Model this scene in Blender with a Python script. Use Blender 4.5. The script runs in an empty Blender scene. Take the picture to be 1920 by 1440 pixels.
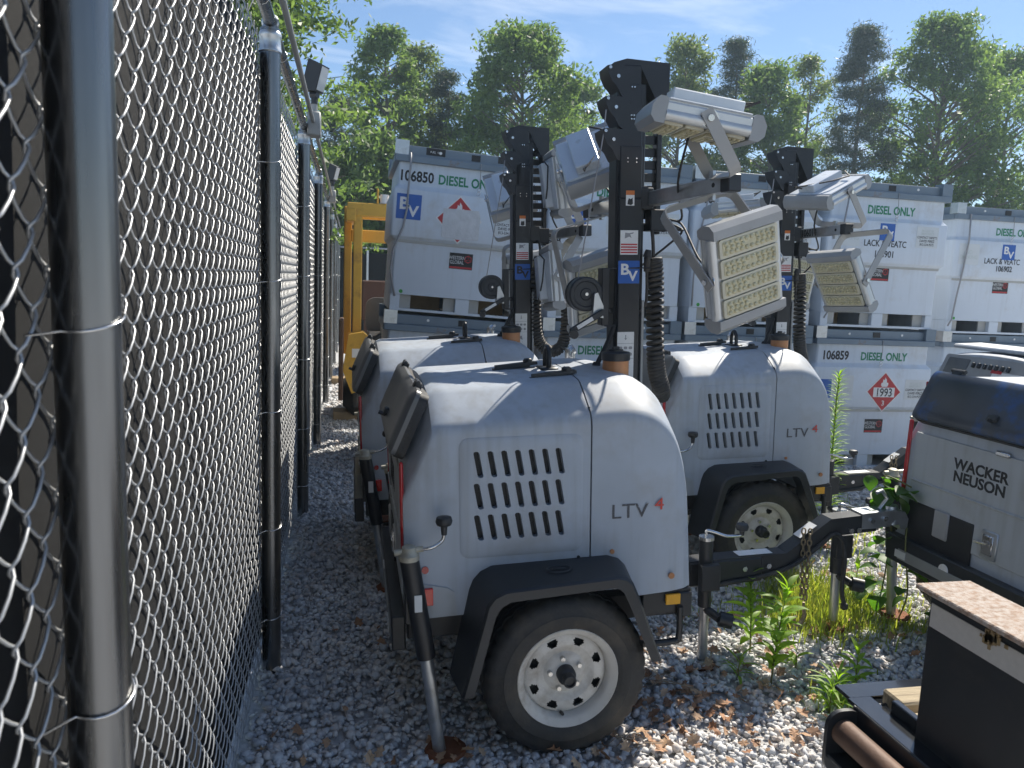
import bpy, bmesh, math, random
import numpy as np
from mathutils import Vector, Matrix
from math import radians, sin, cos, pi, sqrt

sc = bpy.context.scene
COL = sc.collection
random.seed(7)

# ------------------------------------------------------------------ camera
cam_d = bpy.data.cameras.new('camera'); cam = bpy.data.objects.new('camera', cam_d); COL.objects.link(cam)
CX = Vector((0.97863536, -0.20171971, 0.03977421)); CU = Vector((-0.01169691, 0.1385142, 0.99029137)); CF = Vector((0.20527058, 0.96959939, -0.13319539))
CAM = Vector((0, 0, 1.70))
cam.matrix_world = Matrix(((CX.x, CU.x, -CF.x, CAM.x), (CX.y, CU.y, -CF.y, CAM.y), (CX.z, CU.z, -CF.z, CAM.z), (0, 0, 0, 1)))
cam_d.sensor_fit = 'HORIZONTAL'; cam_d.sensor_width = 36; cam_d.lens = 36 * 1442 / 1920
cam_d.clip_start = 0.05; cam_d.clip_end = 1500
cam_d.dof.use_dof = True; cam_d.dof.focus_distance = 3.6; cam_d.dof.aperture_fstop = 7.5
sc.camera = cam

# ------------------------------------------------------------------ sky and sun
SUN = Vector((1.0, 0.92, 1.42)).normalized()
SUN_EL = math.asin(SUN.z); SUN_AZ = math.atan2(SUN.x, SUN.y)
w = bpy.data.worlds.new('World'); sc.world = w; w.use_nodes = True
nt = w.node_tree; nt.nodes.clear()
def N(t, **k):
    n = nt.nodes.new(t)
    for a, b in k.items(): setattr(n, a, b)
    return n
sky = N('ShaderNodeTexSky', sky_type='NISHITA'); sky.sun_disc = False
sky.sun_elevation = SUN_EL; sky.sun_rotation = SUN_AZ; sky.altitude = 150; sky.air_density = 1.0; sky.dust_density = 0.15; sky.ozone_density = 4.0
tc = N('ShaderNodeTexCoord'); sep = N('ShaderNodeSeparateXYZ')
mz = N('ShaderNodeMath', operation='ADD'); mz.inputs[1].default_value = 0.16
dx = N('ShaderNodeMath', operation='DIVIDE'); dy = N('ShaderNodeMath', operation='DIVIDE'); cmb = N('ShaderNodeCombineXYZ')
mp = N('ShaderNodeMapping'); mp.inputs['Rotation'].default_value = (0, 0, radians(-32)); mp.inputs['Scale'].default_value = (0.85, 2.0, 1)
nz = N('ShaderNodeTexNoise'); nz.inputs['Scale'].default_value = 1.5; nz.inputs['Detail'].default_value = 9; nz.inputs['Roughness'].default_value = 0.58; nz.inputs['Distortion'].default_value = 0.6
rp = N('ShaderNodeValToRGB'); rp.color_ramp.elements[0].position = 0.50; rp.color_ramp.elements[1].position = 0.92
rp.color_ramp.elements[0].color = (0, 0, 0, 1); rp.color_ramp.elements[1].color = (0.8, 0.8, 0.8, 1)
mix = N('ShaderNodeMixRGB'); mix.inputs[2].default_value = (9.0, 9.4, 10.0, 1)
bg = N('ShaderNodeBackground'); bg.inputs['Strength'].default_value = 0.067
out = N('ShaderNodeOutputWorld'); L = nt.links.new
L(tc.outputs['Generated'], sep.inputs[0]); L(sep.outputs[2], mz.inputs[0])
L(sep.outputs[0], dx.inputs[0]); L(mz.outputs[0], dx.inputs[1]); L(sep.outputs[1], dy.inputs[0]); L(mz.outputs[0], dy.inputs[1])
L(dx.outputs[0], cmb.inputs[0]); L(dy.outputs[0], cmb.inputs[1]); L(cmb.outputs[0], mp.inputs[0]); L(mp.outputs[0], nz.inputs['Vector'])
L(nz.outputs['Fac'], rp.inputs[0]); L(rp.outputs[0], mix.inputs[0]); L(sky.outputs[0], mix.inputs[1]); L(mix.outputs[0], bg.inputs[0]); L(bg.outputs[0], out.inputs[0])

sl = bpy.data.lights.new('sun', 'SUN'); sl.energy = 3.7; sl.angle = radians(0.53); sl.color = (1.0, 0.93, 0.81)
so = bpy.data.objects.new('sun', sl); COL.objects.link(so); so.rotation_euler = SUN.to_track_quat('Z', 'Y').to_euler()
sc.view_settings.view_transform = 'Standard'; sc.view_settings.look = 'None'; sc.view_settings.gamma = 1; sc.view_settings.exposure = 1.0
sc.view_settings.use_curve_mapping = False
sc.cycles.use_adaptive_sampling = True; sc.cycles.adaptive_threshold = 0.02; sc.cycles.max_bounces = 6; sc.cycles.diffuse_bounces = 3; sc.cycles.glossy_bounces = 3; sc.cycles.transmission_bounces = 3

# ------------------------------------------------------------------ materials
MATS = {}
def mat(name, col, rough=0.6, metal=0.0, var=0.0, vscale=6.0, bump=0.0, bscale=60.0, dirt=None, dscale=3.0, dlo=0.5, dhi=0.75, spec=0.5, coat=0.0, island=None, stretch=None, streak=0.0):
    if name in MATS: return MATS[name]
    m = bpy.data.materials.new(name); m.use_nodes = True; t = m.node_tree; b = t.nodes['Principled BSDF']
    def n(ty, **k):
        o = t.nodes.new(ty)
        for a, c in k.items(): setattr(o, a, c)
        return o
    l = t.links.new
    b.inputs['Roughness'].default_value = rough; b.inputs['Metallic'].default_value = metal; b.inputs['Specular IOR Level'].default_value = spec
    b.inputs['Coat Weight'].default_value = coat
    b.inputs['Base Color'].default_value = (*col, 1)
    co = n('ShaderNodeTexCoord').outputs['Object']
    if stretch:
        mpn = n('ShaderNodeMapping'); mpn.inputs['Scale'].default_value = stretch; l(co, mpn.inputs[0]); co = mpn.outputs[0]
    cur = None
    if island:
        g = n('ShaderNodeNewGeometry'); r = n('ShaderNodeValToRGB'); r.color_ramp.interpolation = 'LINEAR'
        el = r.color_ramp.elements
        while len(el) < len(island): el.new(0.5)
        for i, c in enumerate(island): el[i].position = i / (len(island) - 1); el[i].color = (*c, 1)
        l(g.outputs['Random Per Island'], r.inputs[0]); cur = r.outputs[0]
    if var > 0:
        z = n('ShaderNodeTexNoise'); z.inputs['Scale'].default_value = vscale; z.inputs['Detail'].default_value = 6; l(co, z.inputs['Vector'])
        mr = n('ShaderNodeMapRange'); mr.inputs[1].default_value = 0.25; mr.inputs[2].default_value = 0.75; mr.inputs[3].default_value = 1 - var; mr.inputs[4].default_value = 1 + var
        l(z.outputs['Fac'], mr.inputs[0])
        mx = n('ShaderNodeVectorMath', operation='SCALE')
        if cur: l(cur, mx.inputs[0])
        else: mx.inputs[0].default_value = col
        l(mr.outputs[0], mx.inputs['Scale']); cur = mx.outputs[0]
        rr = n('ShaderNodeMapRange'); rr.inputs[3].default_value = max(0.02, rough - 0.08); rr.inputs[4].default_value = min(1, rough + 0.1)
        l(z.outputs['Fac'], rr.inputs[0]); l(rr.outputs[0], b.inputs['Roughness'])
    if dirt:
        z2 = n('ShaderNodeTexNoise'); z2.inputs['Scale'].default_value = dscale; z2.inputs['Detail'].default_value = 10; z2.inputs['Roughness'].default_value = 0.65; l(co, z2.inputs['Vector'])
        m2 = n('ShaderNodeMapRange'); m2.inputs[1].default_value = dlo; m2.inputs[2].default_value = dhi; l(z2.outputs['Fac'], m2.inputs[0])
        mm = n('ShaderNodeMixRGB'); mm.inputs[2].default_value = (*dirt, 1); l(m2.outputs[0], mm.inputs[0])
        if cur: l(cur, mm.inputs[1])
        else: mm.inputs[1].default_value = (*col, 1)
        cur = mm.outputs[0]
    if streak > 0:
        ms_ = n('ShaderNodeMapping'); ms_.inputs['Scale'].default_value = (26, 26, 1.3); l(n('ShaderNodeTexCoord').outputs['Object'], ms_.inputs[0])
        z4 = n('ShaderNodeTexNoise'); z4.inputs['Scale'].default_value = 1.0; z4.inputs['Detail'].default_value = 5; l(ms_.outputs[0], z4.inputs['Vector'])
        z5 = n('ShaderNodeTexNoise'); z5.inputs['Scale'].default_value = 1.7; z5.inputs['Detail'].default_value = 3; l(n('ShaderNodeTexCoord').outputs['Object'], z5.inputs['Vector'])
        pr = n('ShaderNodeMath', operation='MULTIPLY'); l(z4.outputs['Fac'], pr.inputs[0]); l(z5.outputs['Fac'], pr.inputs[1])
        m4 = n('ShaderNodeMapRange'); m4.inputs[1].default_value = 0.25; m4.inputs[2].default_value = 0.42; m4.inputs[4].default_value = streak; l(pr.outputs[0], m4.inputs[0])
        mx4 = n('ShaderNodeMixRGB'); mx4.inputs[2].default_value = (0.20, 0.175, 0.14, 1); l(m4.outputs[0], mx4.inputs[0])
        if cur: l(cur, mx4.inputs[1])
        else: mx4.inputs[1].default_value = (*col, 1)
        cur = mx4.outputs[0]
    if cur: l(cur, b.inputs['Base Color'])
    if bump > 0:
        z3 = n('ShaderNodeTexNoise'); z3.inputs['Scale'].default_value = bscale; z3.inputs['Detail'].default_value = 4; l(co, z3.inputs['Vector'])
        bp = n('ShaderNodeBump'); bp.inputs['Strength'].default_value = bump; bp.inputs['Distance'].default_value = 0.01; l(z3.outputs['Fac'], bp.inputs['Height']); l(bp.outputs[0], b.inputs['Normal'])
    MATS[name] = m; return m

M_shell = mat('grey_roto_plastic', (0.42, 0.465, 0.525), 0.48, var=0.09, vscale=5, bump=0.06, bscale=400, dirt=(0.30, 0.27, 0.23), dscale=2.6, dlo=0.50, dhi=0.90, streak=0.30)
M_shell_warm = mat('grey_panel_plastic', (0.41, 0.435, 0.455), 0.5, var=0.06, vscale=3, bump=0.05, bscale=400, dirt=(0.25, 0.22, 0.18), dscale=2.5, dlo=0.5, dhi=0.9, streak=0.3)
M_black = mat('black_powder_coat', (0.019, 0.021, 0.025), 0.38, var=0.25, vscale=9, dirt=(0.06, 0.055, 0.05), dscale=6, dlo=0.55, dhi=0.9)
M_rubber = mat('black_rubber', (0.024, 0.025, 0.027), 0.62, var=0.25, vscale=12, dirt=(0.12, 0.10, 0.075), dscale=5, dlo=0.45, dhi=0.85, bump=0.15, bscale=90)
M_plasticblk = mat('black_plastic', (0.026, 0.029, 0.034), 0.45, var=0.2, vscale=10, dirt=(0.09, 0.085, 0.08), dscale=14, dlo=0.6, dhi=0.85)
M_lid = mat('weathered_grey_lid', (0.12, 0.125, 0.13), 0.33, var=0.25, vscale=5, dirt=(0.20, 0.19, 0.17), dscale=4, dlo=0.5, dhi=0.8)
M_lidblue = mat('dark_blue_lid', (0.045, 0.055, 0.072), 0.32, var=0.4, vscale=3, dirt=(0.025, 0.085, 0.25), dscale=3.2, dlo=0.52, dhi=0.62)
M_rim = mat('pale_wheel_paint', (0.66, 0.64, 0.60), 0.42, var=0.10, vscale=8, dirt=(0.30, 0.25, 0.19), dscale=9, dlo=0.47, dhi=0.8)
M_galv = mat('galvanised_steel', (0.52, 0.54, 0.56), 0.34, 0.85, var=0.14, vscale=14, dirt=(0.3, 0.29, 0.27), dscale=8, dlo=0.55, dhi=0.8)
M_post = mat('galvanised_post', (0.19, 0.195, 0.20), 0.27, 0.95, var=0.18, vscale=5, stretch=(6, 6, 0.5), dirt=(0.30, 0.30, 0.30), dscale=3, dlo=0.55, dhi=0.8)
M_wire = mat('fence_wire', (0.46, 0.47, 0.48), 0.42, 0.5, var=0.1, vscale=20)
M_steel = mat('bright_steel', (0.62, 0.62, 0.62), 0.25, 1.0, var=0.12, vscale=25)
M_alu = mat('cast_aluminium', (0.60, 0.62, 0.63), 0.35, 0.55, var=0.08, vscale=10, dirt=(0.33, 0.30, 0.25), dscale=7, dlo=0.58, dhi=0.85)
M_lightback = mat('painted_alu_back', (0.62, 0.66, 0.70), 0.38, 0.25, var=0.06, vscale=8, dirt=(0.3, 0.28, 0.22), dscale=9, dlo=0.62, dhi=0.85)
M_capgrey = mat('grey_end_cap', (0.33, 0.34, 0.35), 0.42, 0.2, var=0.1, vscale=9)
M_yoke = mat('grey_yoke', (0.36, 0.36, 0.355), 0.45, 0.15, var=0.08, vscale=9)
M_led = mat('yellowed_lens', (0.56, 0.52, 0.34), 0.22, var=0.12, vscale=12, dirt=(0.30, 0.26, 0.16), dscale=14, dlo=0.5, dhi=0.8, coat=0.3)
M_ledrim = mat('lens_frame', (0.58, 0.55, 0.43), 0.4, var=0.08, vscale=12)
M_tank = mat('white_tank_paint', (0.63, 0.69, 0.76), 0.42, var=0.05, vscale=2.5, dirt=(0.42, 0.37, 0.29), dscale=2.3, dlo=0.54, dhi=0.90, streak=0.13)
M_tankgrey = mat('blue_grey_steel', (0.17, 0.22, 0.27), 0.45, 0.1, var=0.12, vscale=6, dirt=(0.20, 0.13, 0.08), dscale=6, dlo=0.62, dhi=0.75)
M_tankband = mat('grey_band', (0.42, 0.42, 0.40), 0.5, var=0.1, vscale=6)
M_red = mat('red_reflector', (0.45, 0.02, 0.025), 0.22, coat=0.5, var=0.1, vscale=30)
M_redbright = mat('red_lamp_lens', (0.75, 0.03, 0.02), 0.2, coat=0.6)
M_amber = mat('amber_tub', (0.50, 0.22, 0.09), 0.4, var=0.2, vscale=14)
M_orange = mat('amber_lens', (0.80, 0.40, 0.02), 0.25, coat=0.4, var=0.1, vscale=20)
M_white = mat('white_sticker', (0.78, 0.78, 0.77), 0.5, var=0.06, vscale=12, dirt=(0.5, 0.48, 0.44), dscale=16, dlo=0.55, dhi=0.85)
M_blue = mat('blue_sticker', (0.02, 0.11, 0.42), 0.4, var=0.08, vscale=9)
M_green = mat('green_print', (0.02, 0.22, 0.11), 0.5)
M_ink = mat('black_print', (0.015, 0.015, 0.017), 0.5)
M_inkgrey = mat('worn_dark_print', (0.09, 0.09, 0.10), 0.5, dirt=(0.42, 0.43, 0.44), dscale=60, dlo=0.58, dhi=0.64)
M_inkred = mat('worn_red_print', (0.65, 0.07, 0.05), 0.5, dirt=(0.47, 0.45, 0.45), dscale=60, dlo=0.60, dhi=0.66)
M_redprint = mat('red_print', (0.48, 0.03, 0.035), 0.45, var=0.1, vscale=12)
M_faded = mat('faded_sticker', (0.62, 0.65, 0.66), 0.35, var=0.05, vscale=6)
M_fadeink = mat('faded_print', (0.54, 0.58, 0.56), 0.5)
M_greyink = mat('grey_print', (0.30, 0.30, 0.31), 0.5)
M_orangeprint = mat('orange_print', (0.62, 0.18, 0.04), 0.5)
M_yellow = mat('yellow_machine_paint', (0.66, 0.38, 0.05), 0.42, var=0.12, vscale=4, dirt=(0.22, 0.12, 0.04), dscale=4, dlo=0.52, dhi=0.8)
M_seat = mat('grey_vinyl', (0.10, 0.095, 0.09), 0.5, var=0.12, vscale=8)
M_rust = mat('rusty_steel', (0.29, 0.19, 0.13), 0.75, 0.1, var=0.3, vscale=30, bump=0.4, bscale=140, dirt=(0.44, 0.39, 0.35), dscale=60, dlo=0.38, dhi=0.62)
M_rustpipe = mat('brown_rust', (0.12, 0.068, 0.045), 0.6, 0.2, var=0.3, vscale=12, bump=0.1, bscale=100)
M_rustdeep = mat('red_rust', (0.20, 0.07, 0.03), 0.85, var=0.3, vscale=18, bump=0.3, bscale=80)
M_glossblk = mat('gloss_black_plate', (0.014, 0.016, 0.02), 0.14, coat=0.4, var=0.2, vscale=5, dirt=(0.12, 0.12, 0.12), dscale=20, dlo=0.68, dhi=0.8)
M_wood = mat('weathered_plank', (0.42, 0.34, 0.22), 0.8, var=0.3, vscale=5, stretch=(1, 18, 6), bump=0.35, bscale=14, dirt=(0.22, 0.17, 0.11), dscale=4, dlo=0.5, dhi=0.7)
M_pallet = mat('pallet_wood', (0.34, 0.25, 0.15), 0.8, var=0.25, vscale=8, bump=0.2, bscale=30)
M_tape = mat('reflective_tape', (0.55, 0.53, 0.50), 0.35, var=0.06, vscale=60, dirt=(0.3, 0.27, 0.22), dscale=5, dlo=0.6, dhi=0.85)
M_chain = mat('worn_chain', (0.28, 0.23, 0.16), 0.45, 0.8, var=0.3, vscale=60)
M_screenvent = mat('vent_gauze', (0.02, 0.021, 0.024), 0.55, var=0.4, vscale=160)
M_conduit = mat('grey_conduit', (0.30, 0.31, 0.31), 0.5, 0.3, var=0.08, vscale=10)
M_glass = mat('lamp_glass', (0.55, 0.58, 0.60), 0.08, coat=0.5)
M_panel = mat('control_panel', (0.32, 0.32, 0.32), 0.45, var=0.08, vscale=10)
M_stone = mat('crushed_granite', (0.3, 0.3, 0.31), 0.85, var=0.22, vscale=60, island=[(0.36, 0.37, 0.39), (0.60, 0.61, 0.625), (0.68, 0.685, 0.695), (0.63, 0.56, 0.51), (0.77, 0.77, 0.765), (0.50, 0.51, 0.53), (0.80, 0.79, 0.77)])
M_ground = mat('gravel_ground', (0.50, 0.505, 0.515), 0.95, var=0.28, vscale=38, bump=0.7, bscale=55, dirt=(0.30, 0.25, 0.19), dscale=0.9, dlo=0.5, dhi=0.75)
M_deadleaf = mat('dead_leaf', (0.3, 0.16, 0.08), 0.7, island=[(0.26, 0.13, 0.07), (0.48, 0.31, 0.19), (0.34, 0.17, 0.09), (0.58, 0.42, 0.28)], var=0.15, vscale=30)
M_bark = mat('bark', (0.17, 0.15, 0.13), 0.9, var=0.35, vscale=6, bump=0.5, bscale=20)
M_brown = mat('brown_painted_steel', (0.09, 0.035, 0.02), 0.6, var=0.2, vscale=3)

def leafmat(name, cols, trans, tcol, rough=0.5):
    m = bpy.data.materials.new(name); m.use_nodes = True; t = m.node_tree; b = t.nodes['Principled BSDF']
    g = t.nodes.new('ShaderNodeNewGeometry'); r = t.nodes.new('ShaderNodeValToRGB'); el = r.color_ramp.elements
    while len(el) < len(cols): el.new(0.5)
    for i, c in enumerate(cols): el[i].position = i / (len(cols) - 1); el[i].color = (*c, 1)
    t.links.new(g.outputs['Random Per Island'], r.inputs[0]); t.links.new(r.outputs[0], b.inputs['Base Color']); b.inputs['Roughness'].default_value = rough
    tr = t.nodes.new('ShaderNodeBsdfTranslucent'); mc = t.nodes.new('ShaderNodeMixRGB'); mc.blend_type = 'MULTIPLY'; mc.inputs[0].default_value = 1; mc.inputs[2].default_value = (*tcol, 1)
    t.links.new(r.outputs[0], mc.inputs[1]); t.links.new(mc.outputs[0], tr.inputs[0])
    ms = t.nodes.new('ShaderNodeMixShader'); ms.inputs[0].default_value = trans
    t.links.new(b.outputs[0], ms.inputs[1]); t.links.new(tr.outputs[0], ms.inputs[2]); t.links.new(ms.outputs[0], t.nodes['Material Output'].inputs[0])
    return m
M_leafA = leafmat('broadleaf', [(0.08, 0.135, 0.062), (0.125, 0.19, 0.075), (0.17, 0.245, 0.085), (0.10, 0.16, 0.072)], 0.5, (1.7, 1.8, 0.9))
M_leafB = leafmat('broadleaf_pale', [(0.10, 0.14, 0.085), (0.14, 0.185, 0.095), (0.18, 0.22, 0.11)], 0.5, (1.7, 1.8, 0.8))
M_leafP = leafmat('pine_needles', [(0.05, 0.075, 0.065), (0.07, 0.095, 0.075), (0.085, 0.11, 0.08)], 0.35, (1.4, 1.5, 0.8))
M_weed = leafmat('weed_leaf', [(0.15, 0.27, 0.04), (0.22, 0.36, 0.05), (0.28, 0.42, 0.07)], 0.55, (1.6, 1.7, 0.5))
M_grass = leafmat('grass_blade', [(0.19, 0.28, 0.05), (0.30, 0.37, 0.08), (0.40, 0.40, 0.14)], 0.5, (1.5, 1.5, 0.6))
M_vine = leafmat('vine_leaf', [(0.05, 0.12, 0.02), (0.08, 0.17, 0.03)], 0.5, (1.7, 2.0, 0.6))

# weave material for the privacy screen
def weave():
    m = bpy.data.materials.new('black_privacy_weave'); m.use_nodes = True; t = m.node_tree; b = t.nodes['Principled BSDF']
    co = t.nodes.new('ShaderNodeTexCoord'); wv = t.nodes.new('ShaderNodeTexWave'); wv.bands_direction = 'Z'; wv.inputs['Scale'].default_value = 190; wv.inputs['Distortion'].default_value = 1.2; wv.inputs['Detail'].default_value = 1
    nz = t.nodes.new('ShaderNodeTexNoise'); nz.inputs['Scale'].default_value = 260; n2 = t.nodes.new('ShaderNodeTexNoise'); n2.inputs['Scale'].default_value = 2.0; n2.inputs['Detail'].default_value = 5
    for x in (wv, nz, n2): t.links.new(co.outputs['Object'], x.inputs['Vector'])
    r = t.nodes.new('ShaderNodeValToRGB'); r.color_ramp.elements[0].color = (0.008, 0.0085, 0.0095, 1); r.color_ramp.elements[1].color = (0.0155, 0.0155, 0.0165, 1); r.color_ramp.elements[0].position = 0.25; r.color_ramp.elements[1].position = 0.8
    a = t.nodes.new('ShaderNodeMath'); a.operation = 'MULTIPLY'; a2 = t.nodes.new('ShaderNodeMath'); a2.operation = 'ADD'
    t.links.new(wv.outputs['Fac'], a.inputs[0]); t.links.new(nz.outputs['Fac'], a.inputs[1]); t.links.new(a.outputs[0], a2.inputs[0]); t.links.new(n2.outputs['Fac'], a2.inputs[1])
    s = t.nodes.new('ShaderNodeMath'); s.operation = 'MULTIPLY'; s.inputs[1].default_value = 0.62; t.links.new(a2.outputs[0], s.inputs[0]); t.links.new(s.outputs[0], r.inputs[0]); t.links.new(r.outputs[0], b.inputs['Base Color'])
    b.inputs['Roughness'].default_value = 0.7; b.inputs['Specular IOR Level'].default_value = 0.2
    bp = t.nodes.new('ShaderNodeBump'); bp.inputs['Strength'].default_value = 0.6; bp.inputs['Distance'].default_value = 0.002; t.links.new(wv.outputs['Fac'], bp.inputs['Height']); t.links.new(bp.outputs[0], b.inputs['Normal'])
    return m
M_screen = weave()

# ------------------------------------------------------------------ mesh helpers
CACHE = {}
def rotm(rx=0, ry=0, rz=0): return Matrix.Rotation(rz, 4, 'Z') @ Matrix.Rotation(ry, 4, 'Y') @ Matrix.Rotation(rx, 4, 'X')
def T(x, y=0, z=0): return Matrix.Translation(Vector((x, y, z)))
def frame(o, x, y, z):
    return Matrix(((x[0], y[0], z[0], o[0]), (x[1], y[1], z[1], o[1]), (x[2], y[2], z[2], o[2]), (0, 0, 0, 1)))

class MB:
    def __init__(s, M=None): s.v = []; s.f = []; s.M = M
    def add(s, vs, fs, M=None):
        b = len(s.v)
        for p in vs:
            p = Vector(p)
            if M is not None: p = M @ p
            if s.M is not None: p = s.M @ p
            s.v.append(p)
        for f in fs: s.f.append([i + b for i in f])
        return s
    def box(s, c, d, ch=0.0, M=None):
        hx, hy, hz = d[0] / 2, d[1] / 2, d[2] / 2
        Mc = (M if M is not None else Matrix()) @ T(*c)
        if ch <= 0:
            vs = [(x, y, z) for x in (-hx, hx) for y in (-hy, hy) for z in (-hz, hz)]
            return s.add(vs, [(0, 1, 3, 2), (4, 6, 7, 5), (0, 4, 5, 1), (2, 3, 7, 6), (0, 2, 6, 4), (1, 5, 7, 3)], Mc)
        ch = min(ch, hx * .9, hy * .9, hz * .9)
        vs = []; idx = {}
        for sx in (-1, 1):
            for sy in (-1, 1):
                for sz in (-1, 1):
                    for a in range(3):
                        p = [sx * (hx - (ch if a != 0 else 0)), sy * (hy - (ch if a != 1 else 0)), sz * (hz - (ch if a != 2 else 0))]
                        idx[(sx, sy, sz, a)] = len(vs); vs.append(p)
        fs = []
        I = idx
        for sg in (-1, 1):
            fs.append([I[(sg, -1, -1, 0)], I[(sg, 1, -1, 0)], I[(sg, 1, 1, 0)], I[(sg, -1, 1, 0)]][::sg])
            fs.append([I[(-1, sg, -1, 1)], I[(-1, sg, 1, 1)], I[(1, sg, 1, 1)], I[(1, sg, -1, 1)]][::sg])
            fs.append([I[(-1, -1, sg, 2)], I[(1, -1, sg, 2)], I[(1, 1, sg, 2)], I[(-1, 1, sg, 2)]][::sg])
        for s1 in (-1, 1):
            for s2 in (-1, 1):
                k = s1 * s2
                fs.append([I[(s1, s2, -1, 0)], I[(s1, s2, -1, 1)], I[(s1, s2, 1, 1)], I[(s1, s2, 1, 0)]][::k])
                fs.append([I[(s1, -1, s2, 2)], I[(s1, -1, s2, 0)], I[(s1, 1, s2, 0)], I[(s1, 1, s2, 2)]][::k])
                fs.append([I[(-1, s1, s2, 1)], I[(-1, s1, s2, 2)], I[(1, s1, s2, 2)], I[(1, s1, s2, 1)]][::k])
        for sx in (-1, 1):
            for sy in (-1, 1):
                for sz in (-1, 1):
                    fs.append([I[(sx, sy, sz, 0)], I[(sx, sy, sz, 1)], I[(sx, sy, sz, 2)]][::(sx * sy * sz)])
        return s.add(vs, fs, Mc)
    def ring(s, c, ax, r, n, up=None):
        ax = Vector(ax).normalized(); h = Vector(up) if up else (Vector((0, 0, 1)) if abs(ax.z) < .9 else Vector((1, 0, 0)))
        a = ax.cross(h).normalized(); b = ax.cross(a)
        return [Vector(c) + (a * cos(2 * pi * i / n) + b * sin(2 * pi * i / n)) * r for i in range(n)]
    def cyl(s, p0, p1, r0, r1=None, n=14, caps=True, M=None):
        p0 = Vector(p0); p1 = Vector(p1); r1 = r0 if r1 is None else r1
        d = p1 - p0
        vs = s.ring(p0, d, r0, n) + s.ring(p1, d, r1, n)
        fs = [(i, (i + 1) % n, n + (i + 1) % n, n + i) for i in range(n)]
        if caps: fs += [tuple(range(n))[::-1], tuple(range(n, 2 * n))]
        return s.add(vs, fs, M)
    def tube(s, pts, r, n=8, M=None, flat=None, closed=False):
        pts = [Vector(p) for p in pts]; m = len(pts); vs = []
        prev = None
        for i, p in enumerate(pts):
            a = pts[i - 1] if (i > 0 or closed) else p; b = pts[(i + 1) % m] if (i < m - 1 or closed) else p
            d = (b - a).normalized()
            if prev is None:
                h = Vector((0, 0, 1)) if abs(d.z) < .9 else Vector((1, 0, 0)); x = d.cross(h).normalized()
            else: x = (prev - d * prev.dot(d)).normalized()
            prev = x; y = d.cross(x); rr = r[i] if isinstance(r, (list, tuple)) else r
            vs += [p + (x * cos(2 * pi * k / n) + y * sin(2 * pi * k / n)) * rr for k in range(n)]
        fs = []
        for i in range(m if closed else m - 1):
            j = (i + 1) % m
            fs += [(i * n + k, i * n + (k + 1) % n, j * n + (k + 1) % n, j * n + k) for k in range(n)]
        if not closed: fs += [tuple(range(n))[::-1], tuple(range((m - 1) * n, m * n))]
        return s.add(vs, fs, M)
    def strap(s, pts, wdir, wid, th, M=None):
        pts = [Vector(p) for p in pts]; wdir = Vector(wdir).normalized(); m = len(pts); vs = []
        for i, p in enumerate(pts):
            a = pts[max(0, i - 1)]; b = pts[min(m - 1, i + 1)]
            d = (b - a).normalized(); nrm = d.cross(wdir).normalized()
            vs += [p + wdir * wid / 2 + nrm * th / 2, p - wdir * wid / 2 + nrm * th / 2, p - wdir * wid / 2 - nrm * th / 2, p + wdir * wid / 2 - nrm * th / 2]
        fs = []
        for i in range(m - 1):
            fs += [(i * 4 + k, i * 4 + (k + 1) % 4, i * 4 + 4 + (k + 1) % 4, i * 4 + 4 + k) for k in range(4)]
        fs += [(3, 2, 1, 0), ((m - 1) * 4, (m - 1) * 4 + 1, (m - 1) * 4 + 2, (m - 1) * 4 + 3)]
        return s.add(vs, fs, M)
    def prism(s, poly, h, M=None):
        n = len(poly)
        ar = sum(poly[i][0] * poly[(i + 1) % n][1] - poly[(i + 1) % n][0] * poly[i][1] for i in range(n))
        if ar < 0: poly = poly[::-1]
        vs = [(p[0], p[1], 0) for p in poly] + [(p[0], p[1], h) for p in poly]
        fs = [tuple(range(n))[::-1], tuple(range(n, 2 * n))] + [(i, (i + 1) % n, n + (i + 1) % n, n + i) for i in range(n)]
        return s.add(vs, fs, M)
    def lathe(s, prof, n=32, M=None, closed=False):
        vs = []; m = len(prof)
        for r, h in prof: vs += [(r * cos(2 * pi * k / n), r * sin(2 * pi * k / n), h) for k in range(n)]
        fs = []
        for i in range(m if closed else m - 1):
            j = (i + 1) % m
            fs += [(i * n + k, i * n + (k + 1) % n, j * n + (k + 1) % n, j * n + k) for k in range(n)]
        return s.add(vs, fs, M)
    def mesh(s, name, smooth=35):
        me = bpy.data.meshes.new(name); me.from_pydata([tuple(p) for p in s.v], [], s.f); me.update()
        if smooth: shade(me, smooth)
        return me
    def build(s, name, m, parent=None, smooth=35, key=None):
        if key and key in CACHE: me = CACHE[key]
        else:
            me = s.mesh(name, smooth); me.materials.append(m)
            if key: CACHE[key] = me
        return ob(name, me, parent)
def shade(me, ang):
    me.polygons.foreach_set('use_smooth', [True] * len(me.polygons))
    if ang < 180: me.set_sharp_from_angle(angle=radians(ang))
def ob(name, me, parent=None, M=None):
    o = bpy.data.objects.new(name, me); COL.objects.link(o)
    if parent: o.parent = parent
    if M is not None: o.matrix_local = M
    return o
def tag(o, label=None, cat=None, group=None, kind=None):
    if label: o['label'] = label
    if cat: o['category'] = cat
    if group: o['group'] = group
    if kind: o['kind'] = kind
    return o
def empty(name, M=None):
    o = bpy.data.objects.new(name, None); COL.objects.link(o); o.empty_display_size = .1
    if M is not None: o.matrix_world = M
    return o
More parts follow.
